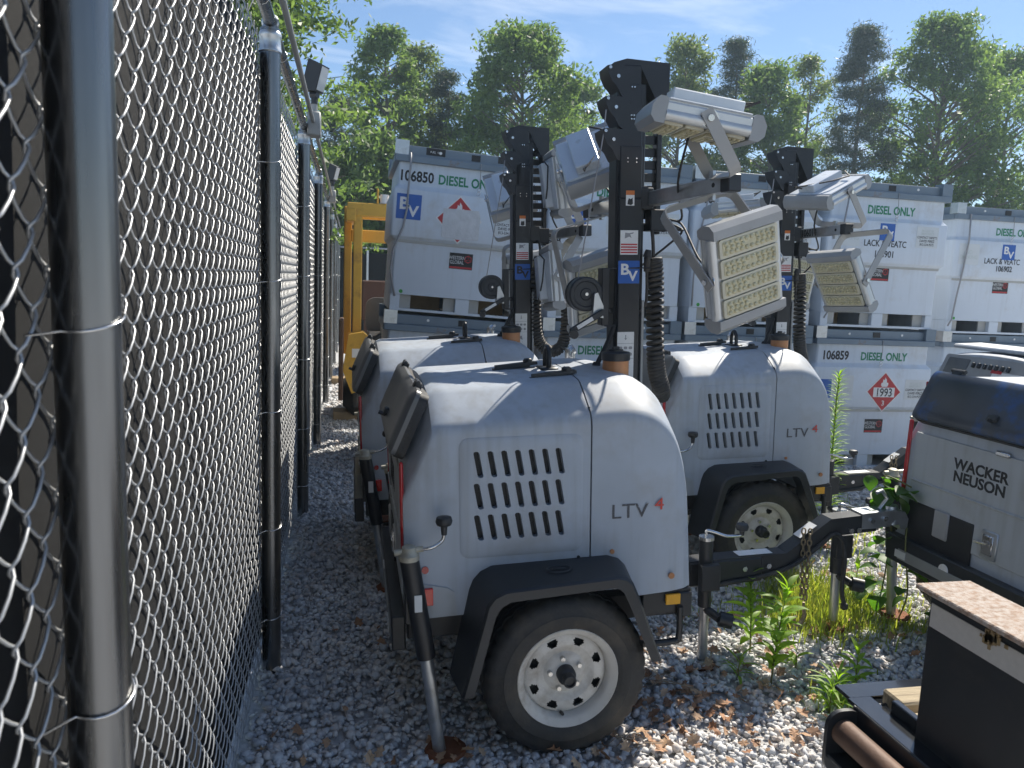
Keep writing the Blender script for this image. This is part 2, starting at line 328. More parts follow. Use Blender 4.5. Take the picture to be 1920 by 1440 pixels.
def rrect(x0, y0, x1, y1, r, n=4):
    pts = []
    for cx, cy, a0 in ((x1 - r, y1 - r, 0), (x0 + r, y1 - r, 90), (x0 + r, y0 + r, 180), (x1 - r, y0 + r, 270)):
        for i in range(n + 1):
            a = radians(a0 + 90 * i / n); pts.append((cx + r * cos(a), cy + r * sin(a)))
    return pts
def text(name, body, size, m, parent, M, align='LEFT', off=0.0, shear=0.0, xs=1.0, ext=0.0006):
    key = ('txt', body, size, m.name, align, off, shear, xs)
    if key not in CACHE:
        cu = bpy.data.curves.new('t', 'FONT'); cu.body = body; cu.size = size; cu.align_x = align; cu.offset = off * size; cu.extrude = ext; cu.shear = shear; cu.resolution_u = 3
        cu.space_line = 0.85
        o = bpy.data.objects.new('t', cu); COL.objects.link(o); dg = bpy.context.evaluated_depsgraph_get()
        me = bpy.data.meshes.new_from_object(o.evaluated_get(dg)); bpy.data.objects.remove(o); bpy.data.curves.remove(cu)
        me.materials.clear(); me.materials.append(m)
        if xs != 1.0: me.transform(Matrix.Diagonal((xs, 1, 1, 1)))
        CACHE[key] = me
    return ob(name, CACHE[key], parent, M)
FRONT = lambda x, y, z: frame((x, y, z), (1, 0, 0), (0, 0, 1), (0, -1, 0))      # drawn in xy, facing -y
REAR = lambda x, y, z: frame((x, y, z), (0, -1, 0), (0, 0, 1), (-1, 0, 0))      # drawn in xy, facing -x
def plate(name, m, parent, M, poly, th=0.001, key=None):
    b = MB(); b.prism(poly, th); return ob(name, b.build(name, m, None, None, key).data if False else _pm(b, name, m, key), parent, M)
def _pm(b, name, m, key):
    if key and key in CACHE: return CACHE[key]
    me = b.mesh(name, None); me.materials.append(m)
    if key: CACHE[key] = me
    return me
def rect(w_, h_): return [(-w_ / 2, -h_ / 2), (w_ / 2, -h_ / 2), (w_ / 2, h_ / 2), (-w_ / 2, h_ / 2)]

# ------------------------------------------------------------------ ground
g = MB(); S = 400
nseg = 40
for i in range(nseg):
    for j in range(nseg): pass
vs = [(-S + 2 * S * i / nseg, -S + 2 * S * j / nseg, -0.006) for j in range(nseg + 1) for i in range(nseg + 1)]
fs = [(j * (nseg + 1) + i, j * (nseg + 1) + i + 1, (j + 1) * (nseg + 1) + i + 1, (j + 1) * (nseg + 1) + i) for j in range(nseg) for i in range(nseg)]
g.add(vs, fs); ground = g.build('ground', M_ground, None, None); tag(ground, 'grey crushed stone yard floor', 'ground', kind='structure')

# gravel: numpy scatter of faceted stones
rng = np.random.default_rng(11)
t_ = (1 + 5 ** .5) / 2
ICO = np.array([(-1, t_, 0), (1, t_, 0), (-1, -t_, 0), (1, -t_, 0), (0, -1, t_), (0, 1, t_), (0, -1, -t_), (0, 1, -t_), (t_, 0, -1), (t_, 0, 1), (-t_, 0, -1), (-t_, 0, 1)]) / sqrt(1 + t_ * t_)
ICF = np.array([(0, 11, 5), (0, 5, 1), (0, 1, 7), (0, 7, 10), (0, 10, 11), (1, 5, 9), (5, 11, 4), (11, 10, 2), (10, 7, 6), (7, 1, 8), (3, 9, 4), (3, 4, 2), (3, 2, 6), (3, 6, 8), (3, 8, 9), (4, 9, 5), (2, 4, 11), (6, 2, 10), (8, 6, 7), (9, 8, 1)])
def np_mesh(name, V, F, m, smooth=False):
    me = bpy.data.meshes.new(name); k = F.shape[1]
    me.vertices.add(len(V)); me.vertices.foreach_set('co', V.astype(np.float32).ravel())
    me.loops.add(F.size); me.loops.foreach_set('vertex_index', F.astype(np.int32).ravel())
    me.polygons.add(len(F)); me.polygons.foreach_set('loop_start', np.arange(0, F.size, k, dtype=np.int32)); 
    me.update(calc_edges=True); me.validate(); me.materials.append(m)
    return me
def rand_rot(n):
    q = rng.normal(size=(n, 4)); q /= np.linalg.norm(q, axis=1)[:, None]; w_, x, y, z = q.T
    return np.stack([1 - 2 * (y * y + z * z), 2 * (x * y - z * w_), 2 * (x * z + y * w_), 2 * (x * y + z * w_), 1 - 2 * (x * x + z * z), 2 * (y * z - x * w_), 2 * (x * z - y * w_), 2 * (y * z + x * w_), 1 - 2 * (x * x + y * y)], 1).reshape(n, 3, 3)
def stones(P, R, flat=0.62):
    n = len(P); V = ICO[None] * (1 + rng.normal(0, .17, (n, 12, 1))) + rng.normal(0, .08, (n, 12, 3))
    V = V * rng.uniform(.6, 1.15, (n, 1, 3)); V = np.einsum('nij,nkj->nki', rand_rot(n), V)
    V[:, :, 2] *= flat + .2; V = V * R[:, None, None] + P[:, None, :]
    F = ICF[None] + (np.arange(n) * 12)[:, None, None]
    return V.reshape(-1, 3), F.reshape(-1, 3)
def zone(x0, x1, y0, y1, dens, r0, r1):
    n = int((x1 - x0) * (y1 - y0) * dens); P = np.stack([rng.uniform(x0, x1, n), rng.uniform(y0, y1, n), np.zeros(n)], 1)
    R = rng.uniform(r0, r1, n) * rng.choice([.6, .8, 1, 1.15, 1.45], n)
    P[:, 2] = R * .15 + rng.uniform(-.004, .008, n) + 0.008 * np.sin(P[:, 0] * 5.1) * np.sin(P[:, 1] * 4.3 + 1) + .006
    return P, R
zs = [zone(-.36, 1.5, 2.05, 4.3, 2700, .009, .0165), zone(1.5, 3.4, 2.05, 4.3, 2500, .009, .0165), zone(-.36, .45, 4.3, 9.5, 1500, .011, .018), zone(.45, 5.6, 4.3, 6.6, 800, .013, .02), zone(3.4, 5.0, 3.0, 4.3, 700, .013, .02), zone(-.36, .3, 9.5, 15, 500, .018, .028)]
P = np.concatenate([a for a, b in zs]); R = np.concatenate([b for a, b in zs])
V, F = stones(P, R); gv = ob('gravel', np_mesh('gravel', V, F, M_stone)); tag(gv, 'loose grey crushed stone covering the yard', 'gravel', kind='stuff')
stone_me = []
for k in range(8):
    V, F = stones(np.zeros((1, 3)), np.array([1.0])); stone_me.append(np_mesh('stone', V, F, M_stone))
rs = random.Random(5)
for k in range(300):
    while True:
        x = rs.uniform(-.30, 2.6); y = rs.uniform(2.25, 3.5) if rs.random() < .7 else rs.uniform(2.2, 4.2)
        if x < .25 + .0 * y or x > 1.15 or y < 2.45: break
    o = ob('stone', stone_me[k % 8], ground); r = rs.uniform(.015, .023)
    o.location = (x, y, .018 + 0.008 * sin(x * 5.1) * sin(y * 4.3 + 1)); o.rotation_euler = (rs.uniform(-.4, .4), rs.uniform(-.4, .4), rs.uniform(0, 6.3)); o.scale = (r, r, r * .8)

# ------------------------------------------------------------------ fence
FX = -0.32; MX = -0.368; FH = 2.645
POSTS = [-1.16, 1.04, 3.26, 5.44, 7.72, 10.30, 12.6, 14.9, 17.2, 19.5]
fence = empty('chain_link_fence', T(FX, 0, 0)); tag(fence, 'tall galvanised chain link fence with black privacy screen along the yard edge', 'fence')
WW = 0.0465; WH = 0.0475
def wire_pts(zt):
    pts = []; n = int(zt / WH)
    for k in range(n):
        up = (k % 2 == 0); ya, yb = (0, WW) if up else (WW, 0); xo = .0062 if up else -.0062
        z0 = .03 + k * WH
        e = .0045 if up else -.0045
        pts += [(0, ya - (0.003 if up else -0.003), z0), (xo * .8, ya + (yb - ya) * .13, z0 + WH * .18), (xo, ya + (yb - ya) * .5, z0 + WH * .5), (xo * .8, ya + (yb - ya) * .87, z0 + WH * .82)]
    return pts
wp = wire_pts(FH - .06)
wire_me = MB().tube(wp, .0023, 6).mesh('wire', 180); wire_me.materials.append(M_wire)
lo = [p for i, p in enumerate(wp) if i % 4 in (0, 2)]
rw = random.Random(3)
y = .45; k = 0
while y < POSTS[3] - .02:
    o = ob('wire', wire_me, fence); o.location = (MX - FX, y, (k % 2) * WH); y += WW; k += 1
far_b = MB()
yy = y; Yend = POSTS[-1]
while yy < Yend:
    far_b.tube([(p[0] + MX - FX, p[1] + yy, p[2] + (k % 2) * WH) for p in lo], .0024, 4); yy += WW; k += 1
tag(far_b.build('wire_mesh', M_wire, fence, None), kind='stuff')
# privacy screen, slightly billowed
sb = MB(); ny, nz_ = 130, 14; vs = []
for i in range(ny + 1):
    Y = -1.2 + (Yend + 1.2) * i / ny
    for j in range(nz_ + 1):
        Z = .02 + (FH - .12) * j / nz_
        vs.append((MX - FX - .022 - .012 * (1 + sin(Y * 2.7 + Z * 1.1)) * .5 - .008 * (1 + sin(Z * 5 + Y * 1.3)) * .5, Y, Z))
sb.add(vs, [(i * (nz_ + 1) + j, (i + 1) * (nz_ + 1) + j, (i + 1) * (nz_ + 1) + j + 1, i * (nz_ + 1) + j + 1) for i in range(ny) for j in range(nz_)])
scr = sb.build('privacy_screen', M_screen, fence, 180); sm = scr.modifiers.new('thick', 'SOLIDIFY'); sm.thickness = .002; sm.offset = -1
for i, Y in enumerate(POSTS):
    p = MB(); p.cyl((0, Y, -.3), (0, Y, FH - .02), .0385, n=28); po = p.build('post', M_post, fence, 40)
    c = MB(); Mx = T(0, Y, FH - .11)
    c.lathe([(.0395, 0), (.043, .004), (.043, .012), (.0405, .018), (.0405, .055), (.043, .06), (.043, .07), (.040, .076), (.030, .10), (.012, .112), (0.0, .114)], 24, Mx)
    c.lathe([(.026 + .008 * cos(a * pi / 6), .008 * sin(a * pi / 6)) for a in range(12)], 18, T(.0, Y, FH + .005) @ rotm(radians(90)), closed=True)
    c.build('loop_cap', M_galv, po, 40)
    if i > 0:
        for tz in (.22, .62, 1.13, 1.66, 2.13):
            tz += rw.uniform(-.03, .03); ang = rw.uniform(-.3, .3)
            t = MB(); pts = []
            for q in range(15):
                a = radians(-115 + 230 * q / 14); pts.append((.0415 * cos(a), Y + .0415 * sin(a), tz + .012 * sin(a + ang)))
            pts = [(MX - FX + .002, pts[0][1] - .03, pts[0][2] - .004)] + pts + [(MX - FX + .002, pts[-1][1] + .03, pts[-1][2] + .004)]
            t.tube(pts, .0021, 6); t.build('wire_tie', M_steel, fence, 180)
for i in range(len(POSTS) - 1):
    r = MB(); r.cyl((0, POSTS[i] - .05, FH + .005), (0, POSTS[i + 1] + .05, FH + .005), .0235, n=18); ro = r.build('top_rail', M_post, fence, 40)
    for q in range(1, 5):
        Y = POSTS[i] + (POSTS[i + 1] - POSTS[i]) * (q / 4.6); t = MB(); pts = [(.026 * cos(a) - 0, Y + .004 * sin(a * 3), FH + .005 + .026 * sin(a)) for a in [radians(x) for x in range(-90, 200, 24)]]
        pts.append((MX - FX, Y + .015, FH - .05)); t.tube(pts, .0019, 5); t.build('wire_tie', M_steel, fence, 180)
# conduit and floodlights along the fence top
def conduit_run():
    c = empty('electrical_conduit', T(FX + .06, 0, 0)); tag(c, 'grey electrical conduit pipe clipped along the fence top', 'conduit')
    pts = [(0, -1.2, FH + .05), (0, 5.34, FH + .03)]; b = MB(); b.tube(pts, .0135, 10); b.build('pipe', M_conduit, c, 60)
    b = MB(); b.tube([(0, 5.50, FH + .03), (0, 10.2, FH + .03)], .0135, 10); b.build('pipe', M_conduit, c, 60)
    b = MB(); b.tube([(0, 10.38, FH + .03), (0, 19.0, FH + .03)], .0135, 10); b.build('pipe', M_conduit, c, 60)
    for Y in (5.42, 10.29):
        b = MB(); b.box((0.005, Y, FH + .02), (.085, .14, .15), .008); b.build('junction_box', M_conduit, c, 40)
        b = MB(); b.cyl((0.005, Y, FH + .095), (0.005, Y, FH + .15), .02, n=12); b.build('hub', M_conduit, c, 40)
    return c
conduit_run()
for n_, (Y, lab) in enumerate(((5.42, 'small black floodlight standing on the nearer grey junction box of the fence'), (10.29, 'small black floodlight on the farther fence junction box beside the yellow frame'))):
    fl = empty('fence_floodlight', T(FX + .065, Y, FH + .15) @ rotm(0, 0, radians(-28))); tag(fl, lab, 'floodlight', 'floodlights on the fence top')
    b = MB(); b.cyl((0, 0, 0), (0, 0, .05), .022, n=12); b.cyl((-.025, 0, .06), (.025, 0, .06), .024, n=12); b.build('knuckle', M_plasticblk, fl, 40, 'fk')
    h = MB(T(.01, 0, .17) @ rotm(0, radians(16))); h.prism([(-.055, -.10), (.05, -.085), (.05, .085), (-.055, .10)], .10, T(0, 0, 0) @ rotm(radians(90)) @ T(0, 0, -.05)); h.build('housing', M_plasticblk, fl, 40, 'fh')
    h = MB(T(.01, 0, .17) @ rotm(0, radians(16))); h.box((.0525, 0, 0), (.004, .085, .15), .001); h.build('glass', M_glass, fl, 40, 'fg')

# ------------------------------------------------------------------ fuel tanks
def logo(parent, M, sz, dark=False):
    bl = plate('logo_sticker', M_blue, parent, M, rect(sz, sz), .0012, ('logo', sz))
    lm = M_ink if dark else M_white
    text('logo_letter', 'B', sz * .66, lm, bl, T(-.40 * sz, -.10 * sz, .0016), 'LEFT', .03, xs=1.12)
    text('logo_letter', 'V', sz * .60, lm, bl, T(-.02 * sz, -.37 * sz, .0016), 'LEFT', .03, xs=1.12)
    return bl
TW, TD, TH = 0.65, 1.22, 1.37
def wg_sticker(p, x, z):
    s = plate('brand_sticker', M_ink, p, FRONT(x, -.0315 + .03, z), rect(.20, .135), .0012, 'wgs')
    plate('red_stripe', M_redprint, s, T(0, -.055, .0008), rect(.19, .016), .0012, 'wgr')
    text('lettering', 'WESTERN\nGLOBAL', .043, M_white, s, T(-.035, .012, .0014), 'CENTER', 0, xs=.74)
    b = MB(); hx = [(.034 * cos(radians(a)), .034 * sin(radians(a))) for a in range(30, 390, 60)]; hi = [(.026 * cos(radians(a)), .026 * sin(radians(a))) for a in range(30, 390, 60)]
    for i in range(6): b.add([(*hx[i], .002), (*hx[(i + 1) % 6], .002), (*hi[(i + 1) % 6], .002), (*hi[i], .002)], [(0, 1, 2, 3)])
    for i in (0, 2, 4): b.add([(0.018 * cos(radians(30 + 60 * i + 60)), 0.018 * sin(radians(90 + 60 * i)), .002), (0, 0, .002), (.003, .003, .002)], [(0, 1, 2)])
    for a in (90, 210, 330):
        c_, s_ = cos(radians(a)), sin(radians(a)); b.add([(-.0025 * s_, .0025 * c_, .002), (.0025 * s_, -.0025 * c_, .002), (.02 * c_ + .0025 * s_, .02 * s_ - .0025 * c_, .002), (.02 * c_ - .0025 * s_, .02 * s_ + .0025 * c_, .002)], [(0, 1, 2, 3)])
    ob('emblem', b.mesh('emblem', None), s, T(.06, .02, 0)).data.materials.append(M_redprint)
def tank(M, label, number='', lower=False, diesel=True, style='', num_x=-.6, dz=1.08, dxx=-.03):
    t = empty('fuel_tank', M); tag(t, label, 'fuel tank', 'white fuel tanks stacked two high')
    # shell profile lofted round a rectangle
    prof = [(.14, .0), (.145, .0), (.575, .0), (.588, .003), (.622, .033), (.634, .036), (.995, .036), (1.008, .033), (1.042, .004), (1.055, 0.0), (1.235, 0.0)]
    b = MB(); vs = []
    for z, o in prof:
        x0, x1, y0, y1 = -TW + .035 - o, TW - .035 + o, -o + .0, TD + o; r = .03
        for (cx, cy, a0) in ((x1 - r, y1 - r, 0), (x0 + r, y1 - r, 90), (x0 + r, y0 + r, 180), (x1 - r, y0 + r, 270)):
            for q in range(4): a = radians(a0 + 30 * q); vs.append((cx + r * cos(a), cy + r * sin(a), z))
    n = 16; fs = []
    for i in range(len(prof) - 1): fs += [(i * n + k, i * n + (k + 1) % n, (i + 1) * n + (k + 1) % n, (i + 1) * n + k) for k in range(n)]
    fs += [tuple(range(n))[::-1], tuple(range((len(prof) - 1) * n, len(prof) * n))]
    b.add(vs, fs); b.build('shell', M_tank, t, 25, 'tank_shell')
    b = MB(); b.box((0, -.0045, .588), (2 * TW - .075, .011, .03), .002); b.build('waist_band', M_tankband, t, 30, 'tank_band')
    # fork pocket base
    for i, (x, wd) in enumerate(((-.575, .08), (0, .12), (.575, .08))):
        b = MB(); b.box((x, TD / 2, .07), (wd, TD - .01, .137), .003); b.build('foot', M_tank, t, 30, ('tank_foot', i))
    for i, (xa, xb) in enumerate(((-.534, -.44), (-.16, -.061), (.061, .15), (.43, .534))):
        b = MB(); b.box(((xa + xb) / 2, .06, .075), (xb - xa, .02, .125), .002); b.build('pocket_plate', M_tankband, t, 30, ('tank_pp', i))
    for i, x in enumerate((-.3, .29)):
        b = MB(); b.box((x, .42, .075), (.30, .02, .12)); b.build('pocket_back', M_pallet, t, 30, ('tank_pb', i))
    b = MB(); b.box((0, TD / 2 + .35, .075), (2 * TW - .2, .3, .12)); b.build('skid_core', M_tankgrey, t, 30, 'tank_core')
    b = MB(); b.box((0, .03, .012), (2 * TW - .22, .045, .02)); b.build('skid_strip', M_tank, t, 30, 'tank_skid')
    # grey rim
    b = MB(); b.box((0, -.012, 1.255), (2 * TW - .0, .05, .055), .004); b.box((0, TD + .012, 1.255), (2 * TW, .05, .055), .004)
    b.box((-TW + .02, TD / 2, 1.255), (.05, TD - .03, .055), .004); b.box((TW - .02, TD / 2, 1.255), (.05, TD - .03, .055), .004); b.build('rim_flange', M_tankgrey, t, 30, 'tank_rim')
    b = MB(); b.box((0, .03, 1.325), (2 * TW - .2, .035, .085), .003); b.box((0, TD - .03, 1.325), (2 * TW - .2, .035, .085), .003)
    b.box((-TW + .06, TD / 2, 1.325), (.035, TD - .2, .085), .003); b.box((TW - .06, TD / 2, 1.325), (.035, TD - .2, .085), .003); b.build('rim_upstand', M_tankgrey, t, 30, 'tank_up')
    b = MB(); b.box((0, TD / 2, 1.35), (2 * TW - .16, TD - .1, .02), .003); b.build('top_lid', M_tankgrey, t, 30, 'tank_lid')
    for sx in (-1, 1):
        for sy in (0, 1):
            b = MB(); b.prism([(-.055, -.055), (.055, -.055), (.055, .055), (-.055, .055)], .115, T(sx * (TW - .05), sy * TD + (.03 if sy == 0 else -.03), 1.284)); b.build('corner_post', M_galv if (sx, sy) == (-1, 0) else M_tankgrey, t, 30, ('tank_cp', sx, sy))
    b = MB(); b.box((0.02, .0105, 1.325), (.075, .006, .05)); b.build('socket_opening', M_ink, t, 30, 'tank_sock')
    for x in (-.28, .30):
        b = MB(); b.cyl((x, .012, 1.33), (x, .006, 1.33), .012, n=10); b.build('plug', M_white, t, 30, ('tank_plug', x))
    # hanging pin on a cord
    b = MB(); b.tube([(.06, -.04, 1.28), (.062, -.045, 1.17), (.058, -.043, 1.08)], .0035, 6); b.build('pin_cord', M_greyink, t, 60, 'tank_cord')
    b = MB(); b.lathe([(.013 + .003 * cos(a * pi / 4), .003 * sin(a * pi / 4)) for a in range(8)], 14, T(.058, -.045, 1.062) @ rotm(radians(90)), closed=True); b.lathe([(.013 + .003 * cos(a * pi / 4), .003 * sin(a * pi / 4)) for a in range(8)], 14, T(.058, -.045, 1.034) @ rotm(radians(90)), closed=True); b.build('pin_ring', M_steel, t, 60, 'tank_ring')
    b = MB(); b.cyl((-.53, -.001, .165), (-.53, -.003, .165), .016, n=16); b.build('green_dot', mat('green_dot', (.05, .35, .06), .5), t, 30, 'tank_dot')
    up = -.0375; nk = -.0015
    if number: text('number_lettering', number, .118, M_ink, t, FRONT(num_x, nk, 1.08), 'LEFT', .028, xs=.82)
    if diesel: text('fuel_lettering', 'DIESEL ONLY', .108, M_green, t, FRONT(dxx, nk, dz), 'LEFT', .028, xs=.80)
    return t, up
STK = [(.855, 6.60, radians(2.9)), (2.31, 6.62, 0), (3.64, 6.60, 0), (4.98, 6.60, radians(.3))]
def lvl(i, hi, dz=0):
    X, Y, a = STK[i]; return T(X, Y, -.01) @ rotm(0, a, 0) @ T(0, 0, TH + .025 if hi else 0)
def hose(t, pts, r=.008):
    b = MB(); b.tube(pts, r, 8); b.build('hose', M_greyink, t, 180)
def contact(t, x, z, up):
    s = plate('contact_notice', M_faded, t, FRONT(x, up + .0008, z), rect(.24, .20), .0012, 'ctn')
    text('lettering', 'CONTACT SAFETY:', .032, M_ink, s, T(0, -.012, .0014), 'CENTER', .012, xs=.80)
    text('lettering', 'DAVID PEREZ', .034, M_ink, s, T(0, -.046, .0014), 'CENTER', .012, xs=.80)
    text('lettering', '813-334-9573', .034, M_ink, s, T(0, -.08, .0014), 'CENTER', .012, xs=.80)
    text('faded_lettering', 'IN CASE OF\nEMERGENCY', .032, M_fadeink, s, T(0, .05, .0014), 'CENTER', .012, xs=.8)
def smoking(t, x, z, up):
    s = plate('smoking_notice', M_faded, t, FRONT(x, up + .0008, z), rect(.25, .22), .0012, 'smk')
    text('faded_lettering', 'NO\nSMOKING', .062, M_fadeink, s, T(0, .0, .0014), 'CENTER', .01, xs=.8)
def placard(t, x, z, up, num, torn=False):
    a = .20; s = plate('hazard_placard', M_white, t, FRONT(x, up + .0008, z), [(0, -a), (a * .98, 0), (0, a), (-a * .98, 0)], .0012, 'pl1')
    plate('red_field', M_redprint, s, T(0, 0, .0008), [(0, -a * .93), (a * .91, 0), (0, a * .93), (-a * .91, 0)], .0012, 'pl2')
    fl = [(-.028, .055), (.028, .055), (.04, .075), (.036, .10), (.022, .092), (.018, .125), (0, .15), (-.004, .12), (-.02, .13), (-.022, .10), (-.038, .09), (-.04, .07)]
    plate('flame_symbol', M_white, s, T(0, -.005, .0021), fl, .0008, 'pl3')
    if not torn:
        plate('number_panel', M_white, s, T(0, -.005, .0021), rect(.235, .095), .0008, 'pl4')
        text('lettering', num, .115, M_ink, s, T(0, -.044, .0032), 'CENTER', .01, xs=.82)
        text('lettering', '3', .07, M_white, s, T(0, -.135, .0026), 'CENTER', .015)
    else:
        n_ = [(-.155, -.14), (-.02, -.155), (.16, -.145), (.165, .04), (.15, .10), (-.15, .095)]
        plate('faded_overlay', mat('crinkled_clear_sleeve', (.60, .61, .63), .2, var=.12, vscale=14, bump=.5, bscale=18), s, T(.015, -.01, .0032), n_, .0015)
tA, up = tank(lvl(0, True), 'white fuel tank tilted beside the fence with torn diamond placard and fuse box sticker', '106850', num_x=-.612, dxx=-.285)
logo(tA, FRONT(-.515, up, .865), .205); placard(tA, -.09, .80, up, '', True); contact(tA, .33, .80, up); wg_sticker(tA, -.04, .46)
b = MB(); b.prism(rect(.16, .06), .002, FRONT(-.32, .012, 1.335)); b.build('data_plate', M_ink, tA, None); text('lettering', 'FUEL  OIL', .022, M_white, tA, FRONT(-.32, .0085, 1.325), 'CENTER')
b = MB(); b.prism(rect(.10, .055), .002, FRONT(.26, .012, 1.335)); b.build('data_plate', M_ink, tA, None)
hose(tA, [(-.53, -.045, 1.30), (-.525, -.06, 1.20), (-.53, -.06, 1.0), (-.53, -.055, .85), (-.55, -.05, .70), (-.62, -.04, .50), (-.63, -.03, .35), (-.60, -.02, .2), (-.58, -.02, .12)], .009)
tA2, up = tank(lvl(0, False), 'lower white fuel tank under the tilted tank beside the fence', '', diesel=False)
tB, up = tank(lvl(1, True), 'upper white fuel tank behind the middle light mast with blue square logo', '', dxx=-.22)
logo(tB, FRONT(-.40, up, .89), .17); contact(tB, .43, .86, up); smoking(tB, .0, .86, up); wg_sticker(tB, .02, .50)
tB2, up = tank(lvl(1, False), 'lower white fuel tank behind the nearest generator hood', '', dxx=-.32)
logo(tB2, FRONT(.02, up, .90), .17)
tC, up = tank(lvl(2, True), 'upper white fuel tank behind the large tilted floodlight panel', '110685', diesel=True, dxx=.0)
smoking(tC, -.25, .86, up); contact(tC, .42, .86, up); plate('red_square', M_redprint, tC, FRONT(.0, up, .96), rect(.07, .06), .0012); wg_sticker(tC, .02, .50)
hose(tC, [(-.5, -.045, 1.28), (-.55, -.06, 1.0), (-.6, -.055, .7), (-.61, -.04, .4), (-.6, -.02, .15)], .008)
tC2, up = tank(lvl(2, False), 'lower white fuel tank behind the second generator hood', '', diesel=False)
tD, up = tank(lvl(3, True), 'upper white fuel tank with blue logo in the middle and small contact notice', '', dxx=-.23)
logo(tD, FRONT(-.02, up, .912), .160); contact(tD, .42, .885, up); smoking(tD, -.43, .875, up); wg_sticker(tD, -.03, .52)
text('name_lettering', 'LACK & VEATC', .085, M_ink, tD, FRONT(-.03, up - .0001, .775), 'CENTER', .01, xs=.80); text('number_lettering', '106901', .088, M_ink, tD, FRONT(-.03, up - .0001, .675), 'CENTER', .012, xs=.85)
hose(tD, [(-.46, -.045, 1.26), (-.50, -.06, 1.0), (-.52, -.055, .8), (-.52, -.04, .4), (-.56, -.03, .15), (-.6, -.03, .08)], .008)
tD2, up = tank(lvl(3, False), 'lower white fuel tank with red numbered hazard diamond', '106859', num_x=-.56, dxx=-.14)
placard(tD2, .13, .775, up, '1993'); smoking(tD2, -.34, .82, up); contact(tD2, .48, .80, up); plate('logo_edge', M_blue, tD2, FRONT(-.53, up, .80), rect(.16, .18), .0006); wg_sticker(tD2, .08, .43)
ME = T(6.99, 7.3, -.05) @ T(0, 0, TH)
tE, up = tank(ME, 'white fuel tank cut by the picture edge behind the last generator', '', dxx=-.12)
smoking(tE, -.46, .86, up); logo(tE, FRONT(.04, up, .90), .165); text('name_lettering', 'LACK & VEATC', .085, M_ink, tE, FRONT(-.03, up - .0001, .77), 'CENTER', .01, xs=.80); text('number_lettering', '106902', .085, M_ink, tE, FRONT(.0, -.039, .69), 'CENTER', .012, xs=.85); wg_sticker(tE, .02, .52)
hose(tE, [(-.50, -.045, 1.28), (-.50, -.06, 1.0), (-.53, -.055, .7), (-.56, -.04, .4), (-.58, -.03, .15), (-.62, -.03, .08)], .009)
tE2, up = tank(T(6.99, 7.3, -.06), 'lower white fuel tank hidden behind the last two generators', '', diesel=False)

# ------------------------------------------------------------------ light towers
def lerp_tab(tab, x):
    if x <= tab[0][0]: return tab[0][1]
    for (a, b), (c, d) in zip(tab, tab[1:]):
        if x <= c: return b + (d - b) * (x - a) / (c - a)
    return tab[-1][1]
TT = [(-.56, 1.065), (-.455, 1.298), (-.43, 1.310), (.09, 1.328), (.20, 1.333), (.28, 1.334), (.335, 1.326), (.385, 1.306), (.425, 1.275), (.456, 1.235), (.480, 1.185), (.498, 1.12), (.511, 1.05), (.521, .97), (.529, .88), (.536, .79), (.541, .70), (.545, .61)]
WT = [(-.56, .515), (-.54, .528), (.30, .53), (.45, .52), (.51, .505), (.545, .48)]
def sec(x):
    t = lerp_tab(TT, x); wd = lerp_tab(WT, x); bz = .505 + .02 * (x + .56); s_ = max(t - .115, bz + .01)
    h = [(-wd, bz), (-wd, bz + (s_ - bz) * .5), (-wd, s_ - .03), (-wd + .003, s_ - .012), (-wd + .011, s_ + .006), (-wd + .026, s_ + .021), (-wd + .09, s_ + .066), (-wd + .145, t - .014), (-wd + .162, t - .004), (-wd + .185, t + .002), (-wd + .28, t + .012), (-wd + .40, t + .02)]
    full = h + [(0, t + .023)] + [(-a, b) for a, b in reversed(h)]
    return [(x, a, b) for a, b in full]
def loft(xs):
    b = MB(); vs = []
    for x in xs: vs += sec(x)
    n = 25; fs = []
    for i in range(len(xs) - 1): fs += [(i * n + k, (i + 1) * n + k, (i + 1) * n + (k + 1) % n, i * n + (k + 1) % n) for k in range(n)]
    fs += [tuple(range(n)), tuple(range((len(xs) - 1) * n, len(xs) * n))[::-1]]
    b.add(vs, fs); return b
def booled(mb, cut, m, name, ang=30):
    me = mb.mesh(name, None); bm = bmesh.new(); bm.from_mesh(me); bmesh.ops.recalc_face_normals(bm, faces=bm.faces); bm.to_mesh(me); bm.free()
    a = ob('a', me); cm = cut.mesh('c', None); bm = bmesh.new(); bm.from_mesh(cm); bmesh.ops.recalc_face_normals(bm, faces=bm.faces); bm.to_mesh(cm); bm.free()
    c = ob('c', cm); md = a.modifiers.new('b', 'BOOLEAN'); md.object = c; md.operation = 'DIFFERENCE'; md.solver = 'EXACT'
    dg = bpy.context.evaluated_depsgraph_get(); r = bpy.data.meshes.new_from_object(a.evaluated_get(dg)); r.name = name
    bpy.data.objects.remove(a); bpy.data.objects.remove(c)
    r.materials.clear(); r.materials.append(m); shade(r, ang); return r
SLOTS = [(-.294 + .0497 * i, 1.064 - .1155 * j) for j in range(3) for i in range(7)]
def slot_poly(x, z, wd=.0105, hh=.0475, lean=.0085):
    pts = rrect(-wd, -hh, wd, hh, .008, 3)
    return [(x + px - lean * py / hh, z + pz) for (px, pz), py in zip(pts, [p[1] for p in pts])]
XS_R = [-.56, -.535, -.50, -.47, -.455, -.43, -.38, -.25, -.1, .05, .115, .1205]
XS_F = [.1265, .132, .16, .20, .235, .265, .29, .315, .34, .362, .382, .40, .417, .433, .448, .462, .475, .486, .497, .507, .516, .524, .532, .539, .545]
